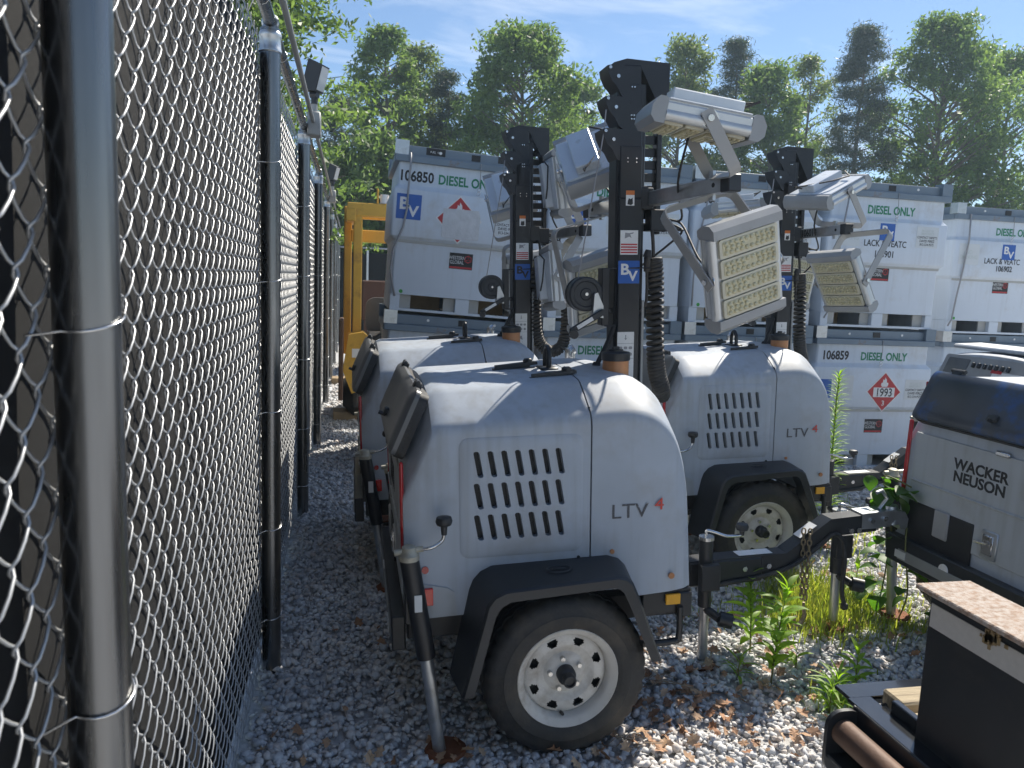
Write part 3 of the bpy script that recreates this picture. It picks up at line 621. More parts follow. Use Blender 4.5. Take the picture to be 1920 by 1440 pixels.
def shells():
    cut = MB()
    for sgn in (-1, 1):
        for x, z in SLOTS:
            if sgn < 0: cut.prism(slot_poly(x, z), .05, frame((0, -.50, 0), (1, 0, 0), (0, 0, 1), (0, -1, 0)))
            else: cut.prism(slot_poly(x, z), .05, frame((0, .55, 0), (1, 0, 0), (0, 0, 1), (0, -1, 0)))
    cut.prism([(-.345, .3), (-.315, .60), (-.27, .635), (.24, .635), (.27, .60), (.33, .3)], 1.4, frame((0, .7, 0), (1, 0, 0), (0, 0, 1), (0, -1, 0)))
    CACHE['rear_shell'] = booled(loft(XS_R), cut, M_shell, 'rear_hood')
    cut = MB(); cut.prism([(-.345, .3), (-.315, .60), (-.27, .635), (.24, .635), (.27, .60), (.33, .3)], 1.4, frame((0, .7, 0), (1, 0, 0), (0, 0, 1), (0, -1, 0)))
    CACHE['front_shell'] = booled(loft(XS_F), cut, M_shell, 'front_hood')
    # raised vent panel with soft sloping border
    pb = MB(); o = rrect(-.362, .72, .092, 1.16, .035, 5); i_ = rrect(-.350, .732, .080, 1.148, .028, 5); n = len(o)
    vs = [(p[0], -.5285, p[1]) for p in o] + [(p[0], -.5302, p[1]) for p in o] + [(p[0], -.5355, p[1]) for p in i_]
    fs = [tuple(range(n))[::-1]] + [(k, (k + 1) % n, n + (k + 1) % n, n + k) for k in range(n)] + [(n + k, n + (k + 1) % n, 2 * n + (k + 1) % n, 2 * n + k) for k in range(n)] + [tuple(range(2 * n, 3 * n))]
    pb.add(vs, fs); cut = MB()
    for x, z in SLOTS: cut.prism(slot_poly(x, z), .08, frame((0, -.50, 0), (1, 0, 0), (0, 0, 1), (0, -1, 0)))
    CACHE['vent_panel'] = booled(pb, cut, M_shell, 'vent_panel', 50)
shells()

def tyre_mesh():
    prof = [(.166, -.072), (.180, -.086), (.200, -.091), (.204, -.0935), (.235, -.095), (.239, -.0925), (.262, -.091), (.282, -.084), (.296, -.072), (.302, -.055), (.302, -.034), (.295, -.032), (.295, -.026), (.304, -.024), (.304, -.004), (.296, -.002), (.296, .002)]
    prof = prof + [(r, -y) for r, y in reversed(prof)]
    n = 108; vs = []
    for k in range(n):
        a = 2 * pi * k / n
        for i, (r, y) in enumerate(prof):
            if r > .28 and abs(y) > .022 and k % 3 == 0: r -= .007
            vs.append((r * cos(a), y, .305 + r * sin(a)))
    m = len(prof); fs = [(k * m + i, k * m + (i + 1) % m, ((k + 1) % n) * m + (i + 1) % m, ((k + 1) % n) * m + i) for k in range(n) for i in range(m)]
    return MB().add(vs, fs)
def wheel(parent, sy):
    Y = sy * .595
    Mw = T(0, Y, 0) if sy < 0 else T(0, Y, 0) @ Matrix.Diagonal((1, -1, 1, 1))
    if 'tyre' not in CACHE: CACHE['tyre'] = tyre_mesh().mesh('tyre', 32); CACHE['tyre'].materials.append(M_rubber)
    w_ = ob('wheel', CACHE['tyre'], parent); w_.matrix_local = T(0, Y, 0)
    if sy > 0: w_.matrix_local = T(0, Y, 0) @ Matrix.Translation((0, 0, .305)) @ Matrix.Rotation(pi, 4, 'Z') @ Matrix.Translation((0, 0, -.305))
    Mr = T(0, 0, .305) @ rotm(radians(90))       # local z -> -y (outward)
    if 'rim' not in CACHE:
        b = MB(Mr)
        b.lathe([(.186, .080), (.188, .086), (.184, .090), (.178, .085), (.172, .080), (.164, .074), (.158, .066), (.1545, .054), (.153, .038), (.153, -.07)], 48)
        # disc with eight windows
        rad = [(.152, .038), (.146, .044), (.138, .047), (.131, .0478), (.124, .0485), (.117, .0488), (.110, .048), (.106, .047), (.096, .038), (.078, .034), (.070, .040), (.052, .046), (.030, .046)]
        na = 192; vs = []
        for r, h in rad: vs += [(r * cos(2 * pi * k / na), r * sin(2 * pi * k / na), h) for k in range(na)]
        fs = []
        for i in range(len(rad) - 1):
            for k in range(na):
                q = k % 24; half = {2: 4.1, 3: 4.6, 4: 3.6, 5: 2.6}.get(i, 0)
                if abs(q - 11.5) < half: continue
                fs.append((i * na + k, i * na + (k + 1) % na, (i + 1) * na + (k + 1) % na, (i + 1) * na + k))
        b.add(vs, fs); CACHE['rim'] = b.mesh('rim', 40); CACHE['rim'].materials.append(M_rim)
        b = MB(Mr); b.lathe([(.0, .02), (.15, .02), (.15, -.06), (0, -.06)], 32); CACHE['drum'] = b.mesh('drum', 40); CACHE['drum'].materials.append(M_ink)
        b = MB(Mr); b.lathe([(.034, .040), (.034, .072), (.030, .080), (.024, .084), (.024, .112), (.021, .116), (.017, .116), (.015, .108), (0, .108)], 24); CACHE['hub'] = b.mesh('hub', 40); CACHE['hub'].materials.append(M_plasticblk)
        b = MB(); b.cyl((0, 0, 0), (0, 0, .016), .010, .0085, n=6); CACHE['nut'] = b.mesh('lug_nut', 30); CACHE['nut'].materials.append(M_steel)
        b = MB(Mr); b.cyl((.148 * cos(4.6), .148 * sin(4.6), .05), (.142 * cos(4.6), .142 * sin(4.6), .075), .006, n=8); CACHE['valve'] = b.mesh('valve', 40); CACHE['valve'].materials.append(M_rubber)
    for nm, key in (('rim', 'rim'), ('brake_drum', 'drum'), ('hub', 'hub'), ('valve', 'valve')): ob(nm, CACHE[key], w_)
    for k in range(5):
        a = 2 * pi * k / 5 + .5; ob('lug_nut', CACHE['nut'], w_, Mr @ T(.058 * cos(a), .058 * sin(a), .043))
    return w_

LW, LH, LD = .31, .39, .085
def lamp_meshes():
    if 'lamp_h' in CACHE: return
    b = MB(); b.box((0, 0, 0), (LW, LD * .72, LH - .09), .006)
    for s_ in (-1, 1): b.cyl((s_ * (LW / 2 - .012), -.012, -LH / 2 + .05), (s_ * (LW / 2 - .012), -.012, LH / 2 - .05), .02, n=12)
    b.box((0, .034, 0), (LW - .03, .012, LH - .10), .003); CACHE['lamp_h'] = b.mesh('floodlight', 35); CACHE['lamp_h'].materials.append(M_alu)
    b = MB(); b.prism([(-LD / 2, 0), (LD / 2 - .008, 0), (LD / 2, .008), (LD / 2, .03), (LD / 2 - .03, .05), (-LD / 2 + .02, .05), (-LD / 2, .032)], LW + .004, frame((-LW / 2 - .002, 0, LH / 2 - .05), (0, 1, 0), (0, 0, 1), (1, 0, 0)))
    for k in range(12): b.box((-.126 + k * .023, LD / 2 - .001, LH / 2 - .028), (.012, .004, .016))
    CACHE['lamp_cap'] = b.mesh('end_cap', 35); CACHE['lamp_cap'].materials.append(M_capgrey)
    b = MB(); b.box((0, .040, 0), (LW - .012, .006, LH - .105), .002); CACHE['lamp_back'] = b.mesh('back_plate', 35); CACHE['lamp_back'].materials.append(M_lightback)
    b = MB(); b.box((.035, .064, .0), (.115, .046, .25), .004); CACHE['lamp_drv'] = b.mesh('driver_box', 35); CACHE['lamp_drv'].materials.append(M_lightback)
    b = MB(); b.prism(rrect(-.133, -.0335, .133, .0335, .008, 2), .010, FRONT(0, 0, 0)); CACHE['mod_f'] = b.mesh('led_module', 40); CACHE['mod_f'].materials.append(M_ledrim)
    b = MB(); b.prism(rrect(-.120, -.0245, .120, .0245, .006, 2), .0115, FRONT(0, 0, 0))
    for r_ in range(3):
        for c_ in range(10):
            if r_ == 1 and c_ in (4, 5): continue
            b.lathe([(.0085, 0), (.0078, .0035), (.005, .0058), (0.0001, .0065)], 8, FRONT(-.108 + c_ * .0236 + (.006 if r_ == 1 else 0), -.0115, -.0158 + r_ * .0158))
    CACHE['mod_l'] = b.mesh('lens_plate', 50); CACHE['mod_l'].materials.append(M_led)
    b = MB(); b.box((0, -LD * .36 + .002, 0), (.276, .004, .288)); CACHE['mod_gap'] = b.mesh('seal', 30); CACHE['mod_gap'].materials.append(M_ink)
def floodlight(tower, TMi, C, u, v, mount, drv=True):
    """C centre, u width dir, v down dir, mount = yoke base point, all in world; placed in the tower's own frame"""
    lamp_meshes()
    u = Vector(u).normalized(); v = Vector(v); v = (v - u * v.dot(u)).normalized(); z = -v; y = z.cross(u)
    Mw = frame(C, u, y, z); Ml = TMi @ Mw
    f = ob('floodlight', CACHE['lamp_h'], tower, Ml)
    ob('end_cap', CACHE['lamp_cap'], f); ob('end_cap', CACHE['lamp_cap'], f, Matrix.Rotation(pi, 4, 'Y'))
    ob('back_plate', CACHE['lamp_back'], f); ob('seal', CACHE['mod_gap'], f)
    if drv: ob('driver_box', CACHE['lamp_drv'], f)
    for k in range(4):
        zz = .108 - k * .072
        ob('led_module', CACHE['mod_f'], f, T(0, -LD * .36 + .001, zz)); ob('lens_plate', CACHE['mod_l'], f, T(0, -LD * .36 + .0005, zz))
    mt = Mw.inverted() @ Vector(mount); d = Vector((0, mt.y, mt.z)); dl = d.length; dn = d / dl
    hw = LW / 2 + .014; wd = Vector((1, 0, 0)).cross(dn)
    pts = [Vector((-hw, 0, 0))]
    for q in range(4): pts.append(Vector((-hw + .035 * (1 - cos(q * pi / 6)), 0, 0)) + dn * (dl - .035 + .035 * sin(q * pi / 6)))
    pts = pts + [Vector((-p[0], p[1], p[2])) for p in reversed(pts)]
    b = MB(); b.strap([pts[0] - dn * .03] + pts[1:-1] + [pts[-1] - dn * .03], wd, .042, .006)
    b.build('yoke', M_yoke, f, 30)
    for s_ in (-1, 1):
        k = MB(); k.cyl((s_ * (LW / 2), 0, 0), (s_ * (LW / 2 + .026), 0, 0), .011, n=10); k.prism([(.03 * cos(radians(a)), .03 * sin(radians(a))) for a in range(0, 360, 20)], .004, frame((s_ * (LW / 2 + .003) - .002, 0, 0), (0, 1, 0), (0, 0, 1), (1, 0, 0))); k.build('pivot_bolt', M_steel, f, 40, ('pivot', s_))
    b = MB(); P0 = Vector((.06, .07, -.13)); b.tube([P0, P0 + Vector((.0, .03, -.05)), Vector((.05, .09, -.15)) , Vector((-.07, .075, -.02)), Vector((-.09, .06, .10)), Vector((-.03, .075, .14))], .0045, 6)
    if drv: b.build('lamp_cable', M_rubber, f, 180, 'lampcable')
    return f
def coil(path, rad, wr, turns, n=6):
    pts = []; m = len(path) - 1; tot = turns * 10
    for i in range(tot + 1):
        t = i / tot * m; k = min(int(t), m - 1); f = t - k; a, b = Vector(path[k]), Vector(path[k + 1]); p = a.lerp(b, f); d = (b - a).normalized()
        h = Vector((0, 1, 0)); x = d.cross(h).normalized(); y = d.cross(x)
        an = 2 * pi * i / 10; pts.append(p + (x * cos(an) + y * sin(an)) * rad)
    return MB().tube(pts, wr, n)
def smooth_path(pts, n=6):
    pts = [Vector(p) for p in pts]; outp = []
    for i in range(len(pts) - 1):
        p0 = pts[max(0, i - 1)]; p1 = pts[i]; p2 = pts[i + 1]; p3 = pts[min(len(pts) - 1, i + 2)]
        for k in range(n):
            t = k / n; outp.append(.5 * ((2 * p1) + (p2 - p0) * t + (2 * p0 - 5 * p1 + 4 * p2 - p3) * t * t + (3 * p1 - p0 - 3 * p2 + p3) * t ** 3))
    return outp + [pts[-1]]

def tower(X, Y, pitch, label, yaw=0.0, lid='grey', lamps=(), bar=None, mast=True, hose='straight', number='', darklogo=False, z=0.0, roll=0.0):
    TM = T(X, Y, z) @ T(0, 0, .305) @ rotm(roll, -radians(pitch), radians(yaw)) @ T(0, 0, -.305); TI = TM.inverted()
    t = empty('light_tower', TM); tag(t, label, 'light tower', 'towable light towers')
    r = ob('rear_hood', CACHE['rear_shell'], t); f_ = ob('front_hood', CACHE['front_shell'], t)
    vp = ob('vent_panel', CACHE['vent_panel'], t)
    b = MB(); b.box((-.135, -.503, .94), (.40, .004, .40)); b.build('vent_gauze', M_screenvent, vp, None, 'gauze')
    b = MB(); b.box((.1235, 0, .93), (.004, 1.0, .64)); b.build('seam_gasket', M_ink, t, None, 'gasket')
    # lettering on the front hood
    text('model_lettering', 'LTV', .078, M_inkgrey, f_, FRONT(.20, -.5315, .832), 'LEFT', .0, xs=1.12)
    text('model_digit', '4', .065, M_inkred, f_, FRONT(.372, -.5312, .856), 'LEFT', .0, xs=1.2)
    # chassis
    for sy in (-1, 1):
        b = MB(); b.box((0, sy * .42, .445), (1.10, .06, .10), .004); b.build('chassis_rail', M_black, t, 30, ('rail', sy))
    b = MB(); b.box((-.585, 0, .45), (.05, 1.02, .13), .005); bump_ = b.build('rear_bumper', M_black, t, 30, 'rbump')
    b = MB(); b.box((-.612, -.0, .435), (.006, .84, .05), .001); b.build('bumper_strip', M_conduit, bump_, 30, 'rbst')
    b = MB(); b.cyl((-.610, .13, .462), (-.614, .13, .462), .027, n=24); b.build('round_sticker', M_white, bump_, 30, 'rbrd')
    for yy in (-.36, .40):
        b = MB(); b.box((-.616, yy, .435), (.003, .07, .035)); b.build('data_sticker', M_faded, bump_, None, ('rbds', yy))
    b = MB(); b.box((.52, 0, .455), (.06, 1.0, .10), .004); b.box((.45, -.40, .47), (.2, .18, .10), .004); b.build('front_crossmember', M_black, t, 30, 'fcm')
    b = MB(); b.cyl((0, -.56, .305), (0, .56, .305), .03, n=12); b.box((0, 0, .36), (.10, .8, .05), .004); b.build('axle', M_black, t, 30, 'axle')
    b = MB(); b.tube(smooth_path([(.30, -.49, .33), (.36, -.5, .31), (.48, -.5, .31), (.50, -.5, .33), (.50, -.5, .45)], 4), .013, 8); b.build('tie_down_loop', M_black, t, 60, 'tdl')
    b = MB(); b.box((.47, -.50, .483), (.06, .012, .042), .002); b.build('marker_lamp', M_orange, t, 30, 'mkl')
    b = MB(); b.box((-.478, -.538, .592), (.032, .018, .062), .002); b.build('tail_lamp', M_redbright, t, 30, 'tll')
    b = MB(); o = [(-.53, .512), (-.375, .512), (-.385, .60), (-.41, .618), (-.53, .645)]; b.prism(o, .003, FRONT(0, -.5305, 0)); b.build('lamp_recess_panel', M_shell_warm, t, 30, 'lrp')
    for nm, x, z_, r_, m in (('reflector', -.488, .690, .013, M_red), ('reflector', .447, .592, .012, M_amber), ('screw_plug', .208, .706, .009, M_amber), ('screw_hole', .078, .695, .006, M_ink)):
        b = MB(); b.cyl((x, -.529, z_), (x, -.535, z_), r_, n=14); b.build(nm, m, t, 40, ('dot', x))
    # rear face: strips, panel, lettering, handle, recess, latch
    for sy in (-1, 1):
        b = MB(); b.box((-.563, sy * .497, .905), (.014, .026, .35), .006); b.build('reflector_strip', M_red, t, 40, ('strip', sy))
    b = MB(); b.box((-.564, 0, .80), (.008, .90, .46), .003); rp_ = b.build('rear_panel', M_shell_warm, t, 40, 'rpan')
    b = MB(); b.tube([(-.569, -.44, .80), (-.569, .44, .80)], .006, 8); b.build('panel_rib', M_shell_warm, rp_, 60, 'rrib')
    text('maker_lettering', 'WACKER\nNEUSON', .067, M_ink, rp_, REAR(-.5685, .05, .915), 'CENTER', .03, xs=1.05)
    b = MB(); b.box((-.566, .24, .60), (.012, .40, .20), .003); b.build('service_recess', M_ink, t, 40, 'srec')
    b = MB(); b.box((-.574, .22, .64), (.014, .09, .13), .012); b.build('socket_cover', M_panel, t, 40, 'scov')
    b = MB(); b.box((-.57, -.05, .64), (.010, .085, .12), .004); la = b.build('latch_plate', M_galv, t, 40, 'lat'); b = MB(); b.box((-.578, -.05, .64), (.010, .055, .085), .003); b.cyl((-.58, -.05, .645), (-.58, .02, .635), .006, n=8); b.cyl((-.585, -.05, .645), (-.575, -.05, .645), .014, n=12); b.build('latch_lever', M_steel, la, 40, 'latl')
    b = MB(); b.box((-.572, -.06, 1.055 - .02), (.02, .07, .022), .005); b.build('panel_handle', M_steel, t, 40, 'phan')
    if lid == 'grey':
        b = MB(); b.box((-.5695, .28, .80), (.003, .16, .10)); b.build('spec_plate', M_lid, t, 40, 'spl')
    # control lid on the rear slope
    lm = M_lidblue if lid == 'blue' else M_lid
    sl_ = Vector((.105, 0, .233)).normalized(); nr = Vector((-sl_.z, 0, sl_.x)); ctr = Vector((-.507, 0, 1.182))
    Mf = frame(ctr, (0, -1, 0), sl_, nr)
    if lid != 'open':
        b = MB(Mf); o = rrect(-.47, -.115, .47, .135, .03, 3); i1 = rrect(-.455, -.10, .455, .12, .03, 3); i2 = rrect(-.40, -.065, .40, .09, .03, 3); n = len(o); vs = []
        for ring_, h in ((o, .034), (o, .050), (i1, .062), (i2, .067)): vs += [(p[0], p[1], h) for p in ring_]
        fs = [tuple(range(n))[::-1]]
        for k in range(3): fs += [(k * n + q, k * n + (q + 1) % n, (k + 1) * n + (q + 1) % n, (k + 1) * n + q) for q in range(n)]
        fs += [tuple(range(3 * n, 4 * n))]; b.add(vs, fs); lo_ = b.build('control_lid', lm, t, 35, ('lid', lid))
        b = MB(Mf); b.box((0, -.04, .074), (.05, .03, .02), .004); b.cyl((0, -.055, .07), (0, -.055, .10), .008, n=8); b.build('lid_pull', M_plasticblk, lo_, 40, 'lidp')
        b = MB(Mf); b.prism(rrect(-.463, -.120, .463, .128, .028, 3), .0335); b.build('lid_seal', M_rubber, lo_, 40, 'lids')
        for s_ in (-1, 1):
            b = MB(Mf); b.box((s_ * .33, .138, .04), (.06, .03, .03), .005); b.cyl((s_ * .33 - .04, .15, .045), (s_ * .33 + .04, .15, .045), .009, n=8); b.build('lid_hinge', M_plasticblk, lo_, 40, ('lidh', s_))
    else:
        b = MB(Mf); b.prism(rrect(-.44, -.10, .44, .125, .02, 3), .012); p_ = b.build('control_panel', M_panel, t, 40, 'cpan')
        b = MB(Mf); b.prism(rrect(-.40, -.085, -.20, .10, .01, 2), .016); b.build('breaker_window', M_lid, p_, 40, 'cpw')
        for q in range(7):
            b = MB(Mf); b.box((-.15 + q * .05, .06, .02), (.022, .035, .02), .003); b.build('switch', M_plasticblk, p_, 40, ('cps', q))
        b = MB(Mf); b.prism(rect(.30, .11), .002, T(.18, -.02, .0125)); b.build('instruction_sheet', M_white, p_, None, 'cpi'); b = MB(Mf); b.prism(rect(.09, .025), .002, T(.06, .035, .0142)); b.build('warning_strip', M_redprint, p_, None, 'cpr')
        b = MB(Mf); b.cyl((-.02, -.04, .012), (-.02, -.04, .05), .014, n=10); b.build('key_switch', M_plasticblk, p_, 40, 'cpk')
        b = MB(T(-.33, 0, 1.36) @ rotm(0, radians(-2))); b.box((0.05, 0, 0), (.25, .94, .03), .012); lo_ = b.build('control_lid', M_shell, t, 40, 'lid_open')
    # roof furniture
    b = MB(); b.tube(smooth_path([(.062, -.135, 1.335), (.064, -.13, 1.405), (.064, -.10, 1.435), (.064, -.07, 1.405), (.066, -.065, 1.335)], 5), .011, 8); b.box((.064, -.10, 1.345), (.07, .11, .018), .004); b.build('lifting_eye', M_black, t, 50, 'eye')
    for k, (x, y, a) in enumerate(((-.06, -.06, .15), (.05, -.26, .1))):
        b = MB(T(x, y, 1.35 - .07 * abs(y)) @ rotm(0, -.06, a)); b.prism([(-.09, -.006), (.05, -.022), (.09, -.02), (.09, .02), (.05, .022), (-.09, .006)], .012, T(0, 0, .008)); b.box((.055, 0, .02), (.035, .03, .03), .006); b.cyl((.055, -.022, .026), (.055, .022, .026), .009, n=8); b.box((-.02, 0, .004), (.16, .02, .008)); b.build('hood_latch', M_plasticblk, t, 40, ('hl', k))
    b = MB(); b.lathe([(.053, 0), (.053, .075), (.048, .08)], 24, T(.325, -.20, 1.312)); cp = b.build('filler_neck', M_amber, t, 40, 'neck')
    b = MB(); b.lathe([(.056, 0), (.058, .004), (.058, .03), (.054, .034), (.03, .038), (.03, .044), (0.0, .044)], 24, T(.325, -.20, 1.385)); b.box((.325, -.20, 1.434), (.03, .012, .014), .003); b.build('filler_cap', M_plasticblk, cp, 40, 'ncap')
    b = MB(); b.tube(smooth_path([(.375, -.04, 1.52), (.34, -.06, 1.45), (.285, -.10, 1.37), (.272, -.105, 1.35)], 5), .0105, 8); b.cyl((.268, -.106, 1.335), (.278, -.103, 1.365), .02, .016, n=12); b.build('mast_cable', M_rubber, t, 60, 'mcab')
    b = MB(); b.tube(smooth_path([(.31, .42, 1.20), (.31, .42, 1.33), (.312, .42, 1.36), (.33, .42, 1.37)], 4), .026, 12); b.build('exhaust_stack', M_steel, t, 60, 'exh')
    # fenders and wheels
    for sy in (-1, 1):
        bo = [(-.404, .285), (-.333, .603), (-.318, .64), (-.29, .67), (-.25, .688), (.19, .694), (.235, .678), (.262, .65), (.285, .60), (.396, .312)]
        lo2 = [(-.388, .30), (-.31, .575), (-.298, .625), (-.275, .655), (-.235, .672), (.165, .690), (.20, .682), (.222, .66), (.246, .605), (.335, .36)]
        sk = [(-.345, .30), (-.272, .57), (-.262, .595), (-.245, .615), (-.215, .63), (.150, .648), (.172, .642), (.186, .628), (.205, .59), (.295, .36)]
        bi = [(x * .94, z_ - .012) for x, z_ in bo]
        b = MB(); vs = []
        for i in range(len(bo)):
            m5 = lambda p, q, f: (p[0] + (q[0] - p[0]) * f, p[1] + (q[1] - p[1]) * f)
            e1 = m5(bo[i], lo2[i], .93)
            for (x, z_), y in ((bo[i], .515), (e1, .70), (lo2[i], .722), (m5(lo2[i], sk[i], .2), .732), (sk[i], .728), (m5(sk[i], lo2[i], .1), .718), (m5(lo2[i], sk[i], .3), .712), (bi[i], .515)): vs.append((x, sy * y, z_))
        n = 8; m = len(bo); fs = [(i * n + k, i * n + (k + 1) % n, (i + 1) * n + (k + 1) % n, (i + 1) * n + k) for i in range(m - 1) for k in range(n)] + [tuple(range(n)), tuple(range((m - 1) * n, m * n))[::-1]]
        b.add(vs, fs); fo = b.build('fender', M_plasticblk, t, 30, ('fend', sy))
        b = MB(); b.lathe([(.030, 0), (.034, .003), (.038, 0)], 28, T(-.02, sy * .62, .6915) @ rotm(0, radians(-.8)) @ Matrix.Diagonal((1.25, .9, 1, 1))); b.box((-.02, sy * .62, .692), (.05, .012, .004)); b.build('embossed_badge', M_plasticblk, fo, 50, ('fbad', sy))
        wheel(t, sy)
    # rear corner jacks
    for sy in (-1, 1):
        p0 = Vector((-.548, sy * .60, .765)); p1 = Vector((-.495, sy * .60, .40)); p2 = Vector((-.452, sy * .60, .02))
        b = MB(); b.cyl(p0, p1, .0335, n=20); jo = b.build('corner_jack', M_black, t, 40, ('jk', sy))
        b = MB(); b.cyl(p1 + (p1 - p0) * -.05, p2, .0235, n=18); b.build('jack_leg', M_galv, jo, 40, ('jkl', sy))
        b = MB(); b.cyl(p2 + Vector((.02, 0, .012)), p2 + Vector((.02, 0, .024)), .078, .074, n=9); b.build('jack_foot', M_rustdeep, jo, 40, ('jkf', sy))
        b = MB(); b.lathe([(.036, -.005), (.036, .012), (.028, .02), (.024, .04), (.014, .046), (0, .046)], 14, T(*p0)); b.cyl(p0 + Vector((-.05, 0, .022)), p0 + Vector((.05, 0, .03)), .011, n=8); b.build('jack_head', mat('weathered_zinc', (.42, .40, .33), .55, .4, var=.3, vscale=30), jo, 40, ('jkh', sy))
        b = MB(); b.tube(smooth_path([p0 + Vector((.03, 0, .03)), p0 + Vector((.075, -sy * -.01, .035)), p0 + Vector((.115, 0, .055)), p0 + Vector((.122, 0, .09))], 5), .0065, 8); hd = b.build('jack_crank', M_steel, jo, 60, ('jkc', sy))
        b = MB(); b.lathe([(.010, 0), (.012, .03), (.026, .036), (.030, .048), (.026, .062), (0, .066)], 14, T(*(p0 + Vector((.122, 0, .075))))); b.build('crank_knob', M_plasticblk, hd, 50, ('jkk', sy))
        b = MB(); b.box((-.54, sy * .55, .60), (.05, .09, .16), .004); b.build('jack_bracket', M_black, jo, 40, ('jkb', sy))
        b = MB(); cx_ = p0.lerp(p1, .42) + Vector((.004, sy * .034, 0)); b.box(tuple(cx_), (.026, .003, .06)); b.build('worn_label', M_faded, jo, None, ('jkw', sy))
    # tongue, coupler, tongue jack
    def beam(pts, wd, ht):
        b = MB(); vs = []
        for x, z_ in pts: vs += [(x, -wd / 2, z_ - ht / 2), (x, wd / 2, z_ - ht / 2), (x, wd / 2, z_ + ht / 2), (x, -wd / 2, z_ + ht / 2)]
        m = len(pts); fs = [(i * 4 + k, i * 4 + (k + 1) % 4, i * 4 + 4 + (k + 1) % 4, i * 4 + 4 + k) for i in range(m - 1) for k in range(4)] + [(3, 2, 1, 0), (m * 4 - 4, m * 4 - 3, m * 4 - 2, m * 4 - 1)]
        return b.add(vs, fs)
    to = beam([(.50, .392), (1.235, .398), (1.46, .548), (1.70, .558)], .085, .085).build('tongue', M_black, t, 30, 'tong')
    b = MB(); b.box((.93, 0, .375), (.36, .10, .115), .006); b.build('tongue_sleeve', M_black, to, 30, 'tsl')
    for k, (x0, x1, zt, sl0) in enumerate(((1.00, 1.17, .4425, .004), (1.30, 1.40, .532, .72))):
        b = MB(); b.box((0, 0, 0), (x1 - x0, .06, .0015)); o_ = b.build('warning_label', M_white, to, None, ('tlb', k)); o_.matrix_local = T((x0 + x1) / 2, 0, zt if k == 0 else .532) @ rotm(0, -math.atan2(.150, .225) if k else -.005)
        b = MB(); b.box((0, 0, 0), (.05, .06, .0016)); o2 = b.build('warning_label_edge', M_orangeprint, to, None, ('tle', k)); o2.matrix_local = o_.matrix_local @ T((x1 - x0) / 2 + .025, 0, 0)
    b = MB(); b.prism([(1.62, .53), (1.62, .605), (1.80, .612), (1.85, .60), (1.87, .565), (1.865, .515), (1.83, .515), (1.82, .54), (1.70, .53)], .09, frame((0, .045, 0), (1, 0, 0), (0, 0, 1), (0, -1, 0))); b.cyl((1.80, 0, .54), (1.80, 0, .625), .05, .035, n=16); co_ = b.build('coupler', M_galv, to, 35, 'coup')
    b = MB(); b.tube([(1.74, 0, .61), (1.78, 0, .66), (1.75, 0, .70), (1.72, 0, .69)], .010, 6); b.build('coupler_latch', M_galv, co_, 60, 'cplt')
    for x, z_ in ((1.67, .57), (1.74, .575), (1.56, .53), (1.60, .53), (1.02, .385), (1.14, .39)):
        b = MB(); b.cyl((x, -.043, z_), (x, -.056, z_), .013, n=6); b.build('bolt', M_steel, to, 30, ('tb', x))
    b = MB(); b.tube(smooth_path([(.80, -.05, .31), (.95, -.06, .33), (1.10, -.055, .345), (1.25, -.055, .38), (1.40, -.05, .47), (1.47, -.05, .52), (1.52, -.05, .48), (1.535, -.05, .38), (1.53, -.05, .24), (1.545, -.05, .17)], 4), .011, 8); b.box((1.548, -.05, .155), (.03, .025, .03), .004); b.build('trailer_cable', M_rubber, to, 60, 'tcab')
    def jack_at(x, y, par, nm):
        b = MB(); b.cyl((x, y, .25), (x, y, .56), .03, n=18); j = b.build('tongue_jack', M_black, par, 40, nm + 'a')
        b = MB(); b.cyl((x, y, .0), (x, y, .26), .022, n=14); b.build('jack_leg', M_galv, j, 40, nm + 'b'); b = MB(); b.cyl((x, y, -.05), (x, y, -.03), .06, n=10); b.build('jack_foot', M_rustdeep, j, 40, nm + 'c')
        b = MB(); b.cyl((x, y, .56), (x, y, .575), .034, n=14); b.tube(smooth_path([(x, y, .575), (x, y, .60), (x + .03, y - .01, .595), (x + .09, y - .02, .575), (x + .16, y - .02, .575)], 4), .0075, 8); h_ = b.build('jack_crank', M_steel, j, 60, nm + 'd')
        b = MB(); b.lathe([(.01, 0), (.012, .02), (.026, .026), (.029, .04), (.024, .052), (0, .056)], 12, T(x + .16, y - .02, .575)); b.build('crank_knob', M_plasticblk, h_, 50, nm + 'e')
        b = MB(); b.cyl((x + .04, y - .07, .215), (x + .09, y - .09, .205), .034, n=14, caps=True); b.cyl((x, y - .0, .24), (x + .04, y - .07, .215), .02, n=10); b.build('swivel_tube', M_black, j, 40, nm + 'f')
        b = MB(); b.box((x, y - .045, .40), (.09, .03, .12), .004); b.build('jack_bracket', M_black, j, 40, nm + 'g')
    jack_at(.80, -.10, t, 'tj')
    jack_at(1.62, .13, t, 'tk')
    # safety chain with hook
    def link(p, d, roll_):
        d = Vector(d).normalized(); x = Vector((1, 0, 0)); x = (x - d * x.dot(d)).normalized(); y = d.cross(x); a = x * cos(roll_) + y * sin(roll_)
        pts = [];
        for q in range(12):
            an = 2 * pi * q / 12; pts.append(Vector(p) + a * (.009 * cos(an)) + d * (.016 * sin(an)))
        return pts
    for cy in (-.052, -.066):
        ch = MB(); L0 = Vector((1.31 if cy > -.06 else 1.335, cy, .545))
        for k in range(13): ch.tube(link(L0 + Vector((.0015 * k * (1 if cy > -.06 else -1) * .4, 0, -.0265 * k)), (0.02, 0, -1), pi / 2 * (k % 2) + .3), .0038, 5, closed=True)
        ch.build('safety_chain', M_chain, to, 180, ('chain', cy))
